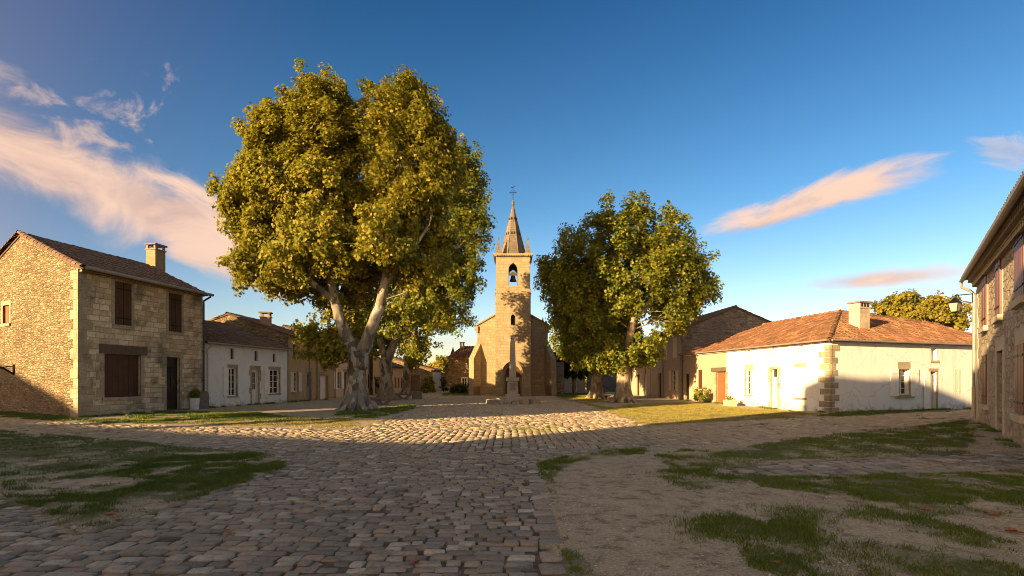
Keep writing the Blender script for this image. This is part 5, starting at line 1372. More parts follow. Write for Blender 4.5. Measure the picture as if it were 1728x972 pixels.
# ================================================================== TREES
def plane_tree(base, label, trunk, limbs, lobes, seed, leafmat, barkmat, per=150, size=0.27, clump=(0.75, 1.15), group=None, name='plane_tree', twig=0.035, roots=True):
    """Trunk and limbs are polylines [(point, radius)]; lobes are [(centre, radii, number of leaf clumps)]."""
    rg = np.random.default_rng(seed); rr = random.Random(seed)
    t = thing(name, base, label, 'tree', group)
    mb = MB()
    def smooth_line(pl):
        pts, rad = [], []
        for i in range(len(pl) - 1):
            for k in range(4):
                f = k / 4; p = pl[i][0].lerp(pl[i + 1][0], f); j = 0.12 * pl[i][1] * (1 if 0 < i + k else 0)
                pts.append(p + Vector((rr.uniform(-j, j), rr.uniform(-j, j), 0))); rad.append(pl[i][1] * (1 - f) + pl[i + 1][1] * f)
        pts.append(pl[-1][0]); rad.append(pl[-1][1]); return pts, rad
    p, r = smooth_line(trunk); mb.tube(p, r, 20, True, 0.035, rr)
    if roots:
        r0 = trunk[0][1]
        for k in range(9):
            a = 6.283 * k / 9 + rr.uniform(-0.2, 0.2); d = Vector((math.cos(a), math.sin(a), 0)); q = rr.uniform(0.9, 1.35)
            mb.tube([base + d * r0 * 0.45 + Z * 1.0, base + d * r0 * 0.78 + Z * 0.38, base + d * r0 * 1.1 * q + Z * 0.05, base + d * r0 * 1.7 * q - Z * 0.08], [r0 * 0.30, r0 * 0.26, r0 * 0.17, 0.03], 7)
    mb.build('trunk', barkmat, t, True)
    lm = MB(); nodes = []
    for l in limbs:
        p, r = smooth_line(l); lm.tube(p, r, 12, True, 0.05, rr); nodes += list(zip(p[2:], r[2:]))
    cs, rs = [], []
    for c, rad, n in lobes:
        m = 0; tries = 0
        while m < n and tries < n * 30:
            tries += 1
            d = Vector(rg.normal(size=3)); d.normalize(); f = rg.uniform(0.22, 1.0) ** 0.62
            q = Vector((c[0] + d.x * rad[0] * f, c[1] + d.y * rad[1] * f, c[2] + d.z * rad[2] * f))
            rc = rg.uniform(*clump)
            if any((q - o).length < 0.62 * rc for o in cs[-140:]): continue
            cs.append(q); rs.append(rc); m += 1
    for q, rc in zip(cs, rs):
        best = min(nodes, key=lambda nd: (nd[0] - q).length + max(0.0, nd[0].z - q.z + 0.4) * 1.6)
        a = best[0]; ln_ = (q - a).length
        mid = a.lerp(q, 0.5) + Vector((rr.uniform(-0.1, 0.1) * ln_, rr.uniform(-0.1, 0.1) * ln_, rr.uniform(-0.02, 0.14) * ln_))
        w = min(best[1] * 0.6, twig * (0.5 + ln_ * 0.35)); lm.tube([a, mid, q], [w, w * 0.6, 0.008], 5, False)
        if rr.random() < 0.5: nodes.append((mid, w))
    lm.build('branches', barkmat, t, True)
    # leaf sprays: every clump is a fan of smaller sprays so the outline stays broken
    c2, r2 = [], []
    for q, rc in zip(cs, rs):
        for k in range(6):
            d = Vector(rg.normal(size=3)); d.normalize(); d.z = d.z * 0.9 + 0.15
            c2.append(q + d * rc * rg.uniform(0.3, 0.85)); r2.append(rc * rg.uniform(0.28, 0.52))
    cc = np.array([tuple(c) for c in cs]).mean(0)
    leaves_mesh('crown', [tuple(c) for c in c2], r2, per / 6, size, leafmat, t, seed + 1, (1, 1, 1.15), 0.35, 0.5, cc)
    return t

def PT(px, py, y): return at(px, py, y)
# big twin-headed plane on the left
b1 = gp(602, 693); y1 = b1.y
trunk = [(b1 - Z * 0.1, 0.70), (b1 + Z * 0.45, 0.56), (b1 + Z * 1.3, 0.49), (PT(603, 622, y1), 0.48), (PT(604, 604, y1), 0.54), (PT(604, 592, y1), 0.42)]
limbs = [[(PT(600, 600, y1), 0.40), (PT(588, 572, y1), 0.33), (PT(572, 535, y1 - 0.3), 0.27), (PT(561, 490, y1 - 0.4), 0.22), (PT(548, 430, y1), 0.16), (PT(520, 330, y1), 0.09), (PT(515, 220, y1), 0.03)],
         [(PT(607, 600, y1), 0.38), (PT(622, 570, y1), 0.31), (PT(640, 520, y1 - 0.4), 0.26), (PT(652, 470, y1 - 0.4), 0.21), (PT(660, 400, y1), 0.15), (PT(672, 300, y1), 0.09), (PT(676, 190, y1), 0.03)],
         [(PT(590, 575, y1), 0.2), (PT(575, 520, y1 + 1.5), 0.16), (PT(590, 420, y1 + 2), 0.12), (PT(600, 300, y1 + 2), 0.06)],
         [(PT(566, 510, y1 - 0.3), 0.16), (PT(520, 470, y1 - 1), 0.12), (PT(460, 420, y1 - 1), 0.08), (PT(420, 370, y1 - 1), 0.04)],
         [(PT(556, 470, y1 - 0.4), 0.14), (PT(500, 400, y1 + 1), 0.10), (PT(450, 300, y1 + 1), 0.05)],
         [(PT(650, 480, y1 - 0.4), 0.14), (PT(690, 430, y1 - 1), 0.10), (PT(725, 380, y1 - 1), 0.05)],
         [(PT(596, 585, y1), 0.14), (PT(570, 575, y1 - 0.6), 0.09), (PT(535, 580, y1 - 1), 0.05)]]
px_ = y1 / FPX   # metres per photograph pixel at this tree
def lobe(px, py, rx, ry, n, y=y1, ky=0.9, dy=0.0):
    if y == y1: px = 604 + (px - 604) * (0.935 if px < 604 else 0.98); py = 400 + (py - 400) * (0.945 if py < 400 else 1.0)
    m = y / FPX; return (tuple(PT(px, py, y + dy)), (rx * m, rx * m * ky, ry * m), n)
lobes = [lobe(532, 212, 60, 90, 34), lobe(470, 250, 58, 105, 34), lobe(575, 235, 32, 80, 16, dy=0.6), lobe(430, 320, 55, 85, 30), lobe(395, 345, 34, 45, 12), lobe(520, 360, 85, 100, 52), lobe(430, 430, 48, 62, 20, dy=-0.5),
         lobe(500, 450, 55, 50, 20, dy=0.8), lobe(675, 204, 55, 76, 30), lobe(648, 260, 30, 85, 16), lobe(725, 250, 40, 80, 20), lobe(690, 330, 62, 95, 36), lobe(612, 400, 60, 95, 32, dy=0.6), lobe(610, 310, 34, 62, 12, dy=0.8), lobe(700, 420, 55, 60, 20, dy=0.6),
         lobe(590, 500, 62, 42, 13, dy=1.6), lobe(550, 588, 30, 20, 9, dy=-0.6), lobe(518, 560, 16, 12, 3, dy=-0.4), lobe(470, 480, 25, 20, 5), lobe(590, 548, 30, 26, 6, dy=1.2), lobe(655, 405, 40, 45, 12, dy=-2.2), lobe(548, 420, 50, 40, 12, dy=-2.0), lobe(480, 440, 45, 40, 9, dy=-1.8), lobe(700, 460, 34, 26, 7, dy=-1.2)]
lobes += [lobe(a, b_ + 16, 17, 44, 6, dy=c) for a, b_, c in ((515, 150, 0), (545, 158, .5), (480, 185, 0), (448, 205, -.5), (420, 262, 0), (408, 305, 0), (580, 185, .8), (655, 165, 0), (688, 160, .4), (715, 180, 0), (738, 215, 0), (752, 260, 0), (632, 170, .5), (395, 355, 0))]
plane_tree(b1, 'largest plane tree, pale mottled trunk under a huge twin-headed golden crown', trunk, limbs, lobes, 101, M['leaf_gold'], M['bark_grey'], 430, 0.165, (0.75, 1.15), 'plane trees around the square')
# two planes behind it
b2 = gp(652, 676.5); y2 = b2.y; L2 = lambda *a, **k: lobe(*a, y=y2 + 0.3, **k)
trunk = [(b2 - Z * 0.1, 0.62), (b2 + Z * 0.5, 0.50), (b2 + Z * 1.8, 0.44), (PT(652, 612, y2), 0.46), (PT(652, 603, y2), 0.34)]
limbs = [[(PT(650, 606, y2), 0.30), (PT(643, 580, y2), 0.24), (PT(636, 550, y2), 0.18), (PT(640, 460, y2), 0.10)],
         [(PT(654, 606, y2), 0.34), (PT(663, 585, y2), 0.28), (PT(672, 550, y2), 0.22), (PT(690, 470, y2), 0.16), (PT(720, 380, y2), 0.10), (PT(740, 270, y2), 0.04)],
         [(PT(672, 550, y2), 0.16), (PT(725, 470, y2), 0.12), (PT(790, 400, y2), 0.05)]]
lobes = [L2(745, 310, 48, 75, 34), L2(785, 310, 30, 55, 16), L2(795, 385, 32, 50, 18), L2(750, 420, 55, 70, 34), L2(690, 480, 60, 60, 28), L2(770, 475, 40, 45, 16), L2(650, 540, 55, 40, 16), L2(700, 400, 60, 80, 24, dy=1.5), L2(640, 580, 28, 18, 7, dy=1.5), L2(650, 465, 30, 30, 7)]
plane_tree(b2, 'forked plane tree just behind the largest one, its crown merging into it', trunk, limbs, lobes, 102, M['leaf_green'], M['bark_warm'], 320, 0.20, (0.9, 1.4), 'plane trees around the square')
b3 = gp(690, 665.3); y3 = b3.y; L3 = lambda *a, **k: lobe(*a, y=y3, **k)
trunk = [(b3 - Z * 0.1, 0.75), (b3 + Z * 0.6, 0.62), (b3 + Z * 2.0, 0.56), (PT(690, 605, y3), 0.50), (PT(689, 590, y3), 0.40)]
limbs = [[(PT(688, 600, y3), 0.32), (PT(688, 570, y3), 0.26), (PT(684, 530, y3), 0.2), (PT(680, 480, y3), 0.1)],
         [(PT(692, 600, y3), 0.32), (PT(697, 570, y3), 0.26), (PT(708, 530, y3), 0.2), (PT(730, 470, y3), 0.1)],
         [(PT(694, 590, y3), 0.2), (PT(712, 555, y3), 0.14), (PT(740, 530, y3), 0.06)]]
lobes = [L3(715, 520, 60, 50, 26), L3(760, 520, 32, 40, 14), L3(690, 545, 40, 30, 10), L3(705, 585, 26, 20, 10), L3(720, 460, 70, 50, 22), L3(668, 580, 20, 18, 5), L3(700, 605, 16, 9, 5)]
plane_tree(b3, 'plane tree whose thick trunk stands beside the dark brick gate pillar', trunk, limbs, lobes, 103, M['leaf_green'], M['bark_warm'], 260, 0.24, (1.0, 1.6), 'plane trees around the square')
# right pair
b4 = gp(1052, 680); y4 = b4.y; L4 = lambda *a, **k: lobe(*a, y=y4, **k)
trunk = [(b4 - Z * 0.1, 0.66), (b4 + Z * 0.5, 0.52), (b4 + Z * 1.4, 0.45), (PT(1052, 625, y4), 0.44), (PT(1054, 612, y4), 0.36)]
limbs = [[(PT(1055, 622, y4), 0.30), (PT(1062, 575, y4 - 0.3), 0.27), (PT(1068, 540, y4 - 0.4), 0.24), (PT(1080, 480, y4), 0.17), (PT(1090, 420, y4), 0.10), (PT(1085, 360, y4), 0.03)],
         [(PT(1050, 622, y4), 0.30), (PT(1038, 580, y4 + 0.8), 0.24), (PT(1020, 520, y4 + 1), 0.18), (PT(1005, 430, y4 + 1), 0.09), (PT(1010, 370, y4), 0.03)],
         [(PT(1070, 540, y4 - 0.4), 0.16), (PT(1110, 500, y4 - 0.6), 0.12), (PT(1160, 450, y4 - 0.5), 0.05)],
         [(PT(1030, 560, y4 + 0.8), 0.15), (PT(980, 510, y4), 0.10), (PT(945, 470, y4), 0.05)]]
lobes = [L4(1085, 395, 45, 58, 26), L4(1030, 410, 42, 65, 24), L4(985, 425, 42, 50, 18), L4(1125, 415, 42, 55, 20), L4(1158, 465, 38, 60, 24), L4(1090, 480, 75, 70, 46), L4(1020, 490, 70, 65, 40), L4(960, 490, 42, 55, 24), L4(940, 470, 24, 36, 9), L4(975, 540, 40, 25, 12), L4(1140, 530, 42, 25, 12), L4(1178, 500, 22, 26, 8), L4(1040, 548, 50, 25, 12, dy=1.2),
         L4(1060, 588, 48, 24, 20), L4(1020, 595, 40, 24, 16), L4(1095, 595, 22, 18, 8)]
plane_tree(b4, 'broad round-crowned plane tree with a thick mottled trunk on the sunny lawn', trunk, limbs, lobes, 104, M['leaf_green'], M['bark_warm'], 340, 0.18, (0.8, 1.25), 'plane trees around the square')
b5 = gp(1007, 673); y5 = b5.y; L5 = lambda *a, **k: lobe(*a, y=y5, **k)
trunk = [(b5 - Z * 0.1, 0.66), (b5 + Z * 0.5, 0.52), (b5 + Z * 1.6, 0.42), (PT(1010, 620, y5), 0.38), (PT(1011, 605, y5), 0.3)]
limbs = [[(PT(1010, 612, y5), 0.26), (PT(1004, 580, y5), 0.2), (PT(990, 540, y5), 0.14), (PT(985, 480, y5), 0.05)], [(PT(1012, 612, y5), 0.26), (PT(1022, 575, y5), 0.2), (PT(1035, 520, y5), 0.1)]]
lobes = [L5(975, 580, 36, 34, 22), L5(1005, 590, 40, 28, 20), L5(970, 545, 34, 34, 16), L5(1020, 530, 55, 50, 26), L5(985, 490, 50, 50, 20)]
plane_tree(b5, 'plane tree with a slender sunlit trunk, nearest the shaded side of the church', trunk, limbs, lobes, 105, M['leaf_green'], M['bark_warm'], 300, 0.205, (0.9, 1.4), 'plane trees around the square')

def round_tree(base, label, crown, seed, mat, size, per, n, rc, cat='tree', name='round_tree', group=None):
    """crown = (centre, radii)."""
    c, rad = crown; rg = random.Random(seed)
    lobes = []
    for k in range(n):
        a = rg.uniform(0, 6.283); e = rg.uniform(-0.5, 1.0); q = rg.uniform(0.25, 0.68)
        lobes.append(((c[0] + math.cos(a) * rad[0] * q, c[1] + math.sin(a) * rad[1] * q, c[2] + e * rad[2] * 0.55), (rad[0] * 0.48, rad[1] * 0.48, rad[2] * 0.48), 12))
    r0 = 0.04 * (c[2] + rad[2])
    limbs = [[(Vector((base[0], base[1], c[2] - rad[2] * 0.8)), r0), (Vector(c), r0 * 0.6), (Vector((c[0], c[1], c[2] + rad[2] * 0.7)), 0.03)]] + [[(Vector((base[0], base[1], c[2] - rad[2] * 0.6)), r0 * 0.7), (Vector((c[0] + math.cos(k) * rad[0] * 0.6, c[1] + math.sin(k) * rad[1] * 0.6, c[2] + 0.2)), 0.04)] for k in range(0, 6)]
    return plane_tree(Vector(base), label, [(Vector(base) - Z * 0.2, r0 * 1.6), (Vector(base) + Z * 0.4, r0 * 1.2), (Vector((base[0], base[1], c[2] - rad[2] * 0.6)), r0)], limbs, lobes, seed, mat, M['bark_warm'], per, size, rc, group, name, 0.03, False)

yb_ = 46.0; cc = at(1556, 548, yb_)
round_tree((cc.x, cc.y, 0), 'rounded autumn-tinted tree rising behind the white corner house roof', (tuple(cc), (3.3, 3.2, 2.7)), 201, M['leaf_far'], 0.22, 170, 22, (0.65, 0.95))
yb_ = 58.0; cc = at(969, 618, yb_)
round_tree((cc.x, cc.y, 0), 'dark low spreading tree in deep shade in front of the pale far house', (tuple(cc), (2.6, 2.2, 1.55)), 202, M['leaf_dark'], 0.28, 120, 14, (0.55, 0.9))  # the crown's deep shade is put into its dark leaf colour
for (px, py, rx, rz_, y, lab, sd2) in ((741, 622, 2.0, 2.0, 92, 'small far green tree between the stone barn and the church annex', 203), (946, 612, 2.6, 2.6, 95, 'sunlit far tree showing between the church and the dark low tree', 204), (728, 634, 1.6, 1.4, 96, 'low far tree peeping over the stone barn roof', 205),
        (1010, 640, 5.0, 3.0, 100, 'broad far tree behind the slender sunlit plane trunk', 206)):
    cc = at(px, py, y); round_tree((cc.x, cc.y, 0), lab, (tuple(cc), (rx, rx, rz_)), sd2, M['leaf_far'], 0.42, 70, 9, (0.7, 1.1))

for (yc_, zc_, lab, sd2) in ((6.2, 7.3, 'unseen dense tree added to cast shade, beside the stone house', 301), (10.2, 6.5, 'second unseen dense tree added to cast shade, nearer the stone house', 302)):  # unseen trees, added and shaped to shade the ground before the stone house
    c_ = Vector((-25.0, yc_, zc_)); round_tree((c_.x, c_.y, 0), lab, (tuple(c_), (3.4, 3.3, 3.2)), sd2, M['leaf_green'], 0.34, 150, 22, (0.7, 1.0), name='added_shade_tree', group='added shade trees outside the view')

# ================================================================== GROUND
def vnoise(x, y, seed=0):
    xi = np.floor(x).astype(np.int64); yi = np.floor(y).astype(np.int64); fx = x - xi; fy = y - yi
    fx = fx * fx * (3 - 2 * fx); fy = fy * fy * (3 - 2 * fy)
    def h(a, b_):
        n = (a * 374761393 + b_ * 668265263 + seed * 982451653) & 0x7fffffff
        n = ((n ^ (n >> 13)) * 1274126177) & 0x7fffffff; return ((n ^ (n >> 16)) & 0xffff) / 65535.0
    return (h(xi, yi) * (1 - fx) + h(xi + 1, yi) * fx) * (1 - fy) + (h(xi, yi + 1) * (1 - fx) + h(xi + 1, yi + 1) * fx) * fy
def fbm(x, y, sc, seed=0, oct_=4):
    a, s_, o = 0.5, 0.0, 0.0; 
    for k in range(oct_): s_ = s_ + a * vnoise(x * sc + 17.3 * k, y * sc - 9.1 * k, seed + k); o += a; a *= 0.5; sc *= 2.03
    return s_ / o
def gpoly(pix): return np.array([tuple(gp(a, b_))[:2] for a, b_ in pix])
def inside(poly, x, y):
    c = np.zeros(x.shape, bool); n = len(poly); j = n - 1
    for i in range(n):
        xi, yi = poly[i]; xj, yj = poly[j]
        with np.errstate(divide='ignore', invalid='ignore'):
            t = ((yi > y) != (yj > y)) & (x < (xj - xi) * (y - yi) / (yj - yi + 1e-12) + xi)
        c ^= t; j = i
    return c
def warp(x, y, amp, sc=1.5, seed=5): return x + amp * (fbm(x, y, sc, seed) - 0.5) * 2, y + amp * (fbm(x, y, sc, seed + 31) - 0.5) * 2

COB = gpoly([(-260, 702), (0, 708), (190, 717), (400, 722), (590, 727), (640, 715.5), (690, 696), (713, 684), (728, 676), (745, 669), (765, 666.5), (803, 668), (935, 668.5), (941, 672), (985, 682), (1012, 690.5), (1050, 704), (1090, 720), (1240, 711.5), (1390, 704), (1470, 701.5), (1648, 691), (1830, 684),
    (1830, 702), (1640, 711), (1500, 724), (1330, 741), (1200, 751), (1050, 762), (960, 772), (906, 785), (914, 830), (934, 900), (950, 972), (968, 1100), (-600, 1100), (-500, 850), (0, 842), (60, 866), (130, 908), (230, 880), (300, 852), (380, 830), (440, 808), (484, 792), (472, 774), (430, 766), (200, 746), (0, 727), (-260, 720)])
LANE = gpoly([(1225, 792), (1320, 782), (1450, 776), (1728, 764), (1950, 755), (1950, 786), (1728, 797), (1480, 803), (1330, 808), (1240, 801)])
COBB = [COB, LANE]
def cob_mask(x, y, amp=0.0, seed=3):
    wx_, wy_ = warp(x, y, amp, 2.2, seed) if amp else (x, y)
    return inside(COB, wx_, wy_) | inside(LANE, wx_, wy_)
# turf: (polygon in photograph pixels, strength, threshold of clumping, dry?)
TURF = [([(-300, 716), (0, 729), (110, 733), (210, 746), (330, 757), (450, 768), (478, 786), (440, 775), (330, 778), (240, 781), (120, 800), (0, 812), (-300, 800)], 1.0, 0.40),
        ([(230, 790), (300, 770), (420, 776), (482, 790), (380, 829), (230, 879), (132, 907), (70, 868), (0, 842), (60, 846), (170, 845), (230, 822)], 1.0, 0.33),
        ([(0, 800), (200, 785), (430, 770), (470, 790), (300, 850), (100, 870), (0, 842)], 0.8, 0.52),
        ([(1195, 772), (1290, 750), (1400, 738), (1530, 724), (1625, 711), (1640, 735), (1625, 770), (1450, 775), (1330, 779), (1260, 784)], 1.0, 0.38),
        ([(1100, 770), (1240, 756), (1300, 785), (1200, 800), (1150, 800)], 0.7, 0.60),
        ([(1228, 803), (1320, 809), (1480, 804), (1728, 798), (1900, 790), (1900, 900), (1640, 850), (1400, 840), (1290, 828)], 1.0, 0.38),
        ([(1440, 830), (1728, 830), (1950, 860), (2100, 1100), (1500, 1100), (1460, 900)], 0.9, 0.50),
        ([(1165, 885), (1230, 872), (1300, 890), (1375, 880), (1375, 960), (1330, 990), (1260, 965), (1240, 915), (1180, 910)], 1.0, 0.42),
        ([(905, 788), (980, 764), (1080, 756), (1085, 766), (990, 778), (925, 800), (925, 850), (940, 880)], 0.8, 0.46),
        ([(940, 930), (985, 960), (1000, 1050), (955, 1050)], 0.9, 0.45), ([(1100, 800), (1210, 795), (1260, 820), (1130, 830)], 0.7, 0.60), ([(1330, 840), (1440, 830), (1440, 1050), (1380, 1050)], 0.6, 0.60),
        ([(1400, 703), (1470, 701), (1648, 689), (1648, 686), (1400, 700)], 1.0, 0.25), ([(560, 703), (640, 690), (700, 682), (700, 690), (630, 708)], 0.9, 0.45), ([(570, 698), (610, 692), (640, 700), (600, 706)], 0.9, 0.42),
        ([(190, 705), (300, 696), (420, 697), (540, 712), (330, 715)], 0.7, 0.46), ([(0, 698), (130, 707), (330, 716), (200, 717), (0, 706)], 0.9, 0.45),
        ([(750, 664), (803, 664), (803, 669), (748, 669.5)], 1.0, 0.10), ([(936, 664), (1000, 664), (1012, 672), (940, 671)], 0.9, 0.30), ([(1320, 708), (1400, 702), (1470, 702), (1330, 711)], 0.9, 0.40)]
LAWN = [([(0, 699), (130, 708.5), (330, 717), (590, 724), (640, 713), (560, 705), (420, 704), (300, 708), (140, 709)], 0.75, 0.40), ([(985, 681), (1040, 690), (1060, 684), (1150, 680), (1230, 688), (1390, 700), (1330, 706), (1235, 712), (1095, 720), (1050, 704)], 1.0, 0.30), ([(940, 671), (1010, 671), (1030, 679), (985, 681)], 0.9, 0.35)]
TURF = [(gpoly(a), b_, c) for a, b_, c in TURF]; LAWN = [(gpoly(a), b_, c) for a, b_, c in LAWN]
def cover(defs, x, y, seed, amp=0.55):
    out = np.zeros(x.shape); f = fbm(x, y, 1.35, seed, 5)
    for poly, st, th in defs:
        d = np.zeros(x.shape)
        for k in range(3):
            wx_, wy_ = warp(x, y, amp * (0.35 + 0.65 * k / 2), 1.1, seed + 7 * k); d += inside(poly, wx_, wy_)
        out = np.maximum(out, d / 3 * st * np.clip((f - th + 0.12) / 0.32, 0, 1))
    return out
def far_scale(y): return np.clip(y / 14.0, 0.6, 2.5)

def axis(lo, hi, step, far, grow=1.25):
    v = list(np.arange(lo, hi + 1e-6, step)); s_ = step; a = hi
    while a < far: s_ *= grow; a += s_; v.append(a)
    s_ = step; a = lo; w = []
    while a > -far: s_ *= grow; a -= s_; w.append(a)
    return np.array(w[::-1] + v)
gx = axis(-14, 14, 0.10, 2500); gy = axis(3.0, 20, 0.10, 3000)
GX, GY = np.meshgrid(gx, gy); fx, fy = GX.ravel(), GY.ravel()
cm = cob_mask(fx, fy, 0.12); tf = cover(TURF, fx, fy, 40); lw_ = cover(LAWN, fx, fy, 60)
near = (np.abs(fx) < 60) & (np.abs(fy) < 90)
gz = np.where(cm, 0.004 + 0.040 * np.clip(fbm(fx, fy, 0.9, 71) - 0.58, 0, 1) * 2.0, 0.030 + 0.055 * (fbm(fx, fy, 0.55, 72) - 0.5) + 0.022 * (fbm(fx, fy, 3.0, 73, 3) - 0.5)) + 0.02 * tf
gz = np.where(near, gz, -0.05)
nx_, ny_ = len(gx), len(gy)
ii = (np.arange(ny_ - 1)[:, None] * nx_ + np.arange(nx_ - 1)[None, :]).ravel()
quads = np.stack([ii, ii + 1, ii + nx_ + 1, ii + nx_], 1)
go_ = fast_mesh('ground', np.stack([fx, fy, gz], 1), quads.ravel(), np.full(len(quads), 4), M['ground'], None, True)
ca = go_.data.color_attributes.new('cover', 'FLOAT_COLOR', 'POINT')
ca.data.foreach_set('color', np.stack([np.where(near, tf, 0.6), cm * 1.0, lw_, np.ones_like(tf)], 1).astype(np.float32).ravel())
tag(go_, kind='structure')

# setts
rs_ = np.random.default_rng(9)
def rows(x0, x1, y0, y1, along, pitch, wmin, wmax):
    """Centres and half sizes of setts in courses; along='x' runs the courses across the view."""
    out = []; a = y0 if along == 'x' else x0; hi = y1 if along == 'x' else x1; k = 0
    while a < hi:
        h = pitch * rs_.uniform(0.88, 1.14); n = int(((x1 - x0) if along == 'x' else (y1 - y0)) / wmin) + 2
        w = rs_.uniform(wmin, wmax, n); e = np.cumsum(w) - rs_.uniform(0, wmax); c = e - w / 2
        lo = x0 if along == 'x' else y0
        if along == 'x': out.append(np.stack([lo + c, np.full(n, a + h / 2), w / 2, np.full(n, h / 2)], 1))
        else: out.append(np.stack([np.full(n, a + h / 2), lo + c, np.full(n, h / 2), w / 2], 1))
        a += h
    return np.concatenate(out)
def zone2(x, y): return ((y > 11.9 + 0.25 * np.sin(x * 0.9)) & (y < 16.8 + 0.3 * np.sin(x))) | ((x > 5 + (y - 16.8) * 0.55) & (y > 11.9)) | ((x < -9.5) & (y > 11.9))
A_ = rows(-16, 14, -3, 13.2, 'x', 0.138, 0.12, 0.28); x, y = A_[:, 0], A_[:, 1]; A_ = A_[~zone2(x, y)]
B_ = rows(-30, 32, 11, 32, 'y', 0.20, 0.15, 0.26); x, y = B_[:, 0], B_[:, 1]; lane = inside(LANE, x, y); B_ = B_[zone2(x, y) & ~lane]; B_[:, 2:] -= 0.005
C_ = rows(-12, 14, 15.5, 54, 'x', 0.24, 0.18, 0.32); x, y = C_[:, 0], C_[:, 1]; C_ = C_[~zone2(x, y) & (y > 15.5)]
D_ = rows(2.5, 16, 8, 17, 'y', 0.27, 0.18, 0.30); D_ = D_[inside(LANE, D_[:, 0] + 0.0, D_[:, 1])]
x, y = A_[:, 0], A_[:, 1]; A_ = A_[~inside(LANE, x, y)]
ST = np.concatenate([A_, B_, C_]); wx_, wy_ = warp(ST[:, 0], ST[:, 1], 0.10, 2.0, 8); ST = ST[inside(COB, wx_, wy_)]
D_[:, 2:] -= 0.012; ST = np.concatenate([ST, D_])
vis = (np.abs(ST[:, 0]) < 1.12 * np.maximum(ST[:, 1], 0) + 5.0) & ~((ST[:, 1] > 33) & (rs_.uniform(size=len(ST)) < 0.0))
ST = ST[vis]
# kerb line along the right edge of the road
ed = gpoly([(906, 787), (914, 830), (934, 900), (950, 972), (968, 1100)]); kk = []
for i in range(len(ed) - 1):
    p, q = ed[i], ed[i + 1]; n = max(1, int(np.linalg.norm(q - p) / 0.27))
    for k in range(n): c = p + (q - p) * (k + 0.5) / n; kk.append((c[0] - 0.05, c[1], 0.13, 0.125))
kk = np.array(kk); dmin = np.min(np.hypot(ST[:, None, 0] - kk[None, :, 0], ST[:, None, 1] - kk[None, :, 1]), 1); ST = np.concatenate([ST[dmin > 0.17], kk])
def setts(name, ST):
    n = len(ST); r = rs_
    ang = r.normal(0, 0.055, n); sx = ST[:, 2] - r.uniform(0.004, 0.013, n); sy = ST[:, 3] - r.uniform(0.004, 0.013, n)
    cxy = ST[:, :2] + r.normal(0, 0.012, (n, 2)); top = 0.024 + r.normal(0, 0.006, n); tilt = r.normal(0, 0.030, (n, 2))
    base8 = np.array([(1, .78), (.84, 1), (-.84, 1), (-1, .78), (-1, -.78), (-.84, -1), (.84, -1), (1, -.78)])
    o8 = base8[None] * (1 + r.normal(0, 0.075, (n, 8, 2)))
    V = np.empty((n, 25, 3))
    def put(sl, sc, z):
        X = o8[:, :, 0] * sc * sx[:, None]; Y = o8[:, :, 1] * sc * sy[:, None]
        V[:, sl, 0] = cxy[:, 0, None] + X * np.cos(ang)[:, None] - Y * np.sin(ang)[:, None]; V[:, sl, 1] = cxy[:, 1, None] + X * np.sin(ang)[:, None] + Y * np.cos(ang)[:, None]
        V[:, sl, 2] = z[:, None] + X * tilt[:, 0, None] + Y * tilt[:, 1, None]
    put(slice(0, 8), 1.0, np.full(n, -0.05)); put(slice(8, 16), 0.985, top - 0.008); put(slice(16, 24), 0.91, top)
    V[:, 24, :2] = cxy; V[:, 24, 2] = top + r.uniform(-0.002, 0.007, n)
    k = np.arange(8); k2 = (k + 1) % 8
    q = np.concatenate([np.stack([k, k2, 8 + k2, 8 + k], 1), np.stack([8 + k, 8 + k2, 16 + k2, 16 + k], 1)]).ravel(); t = np.stack([16 + k, 16 + k2, np.full(8, 24)], 1).ravel()
    loc = np.concatenate([q, t]); F = (np.arange(n)[:, None] * 25 + loc[None]).ravel(); cnt = np.tile(np.concatenate([np.full(16, 4), np.full(8, 3)]), n)
    return fast_mesh(name, V.reshape(-1, 3), F, cnt, M['cobble'], None, False)
tag(setts('cobbled_road', ST), kind='structure')

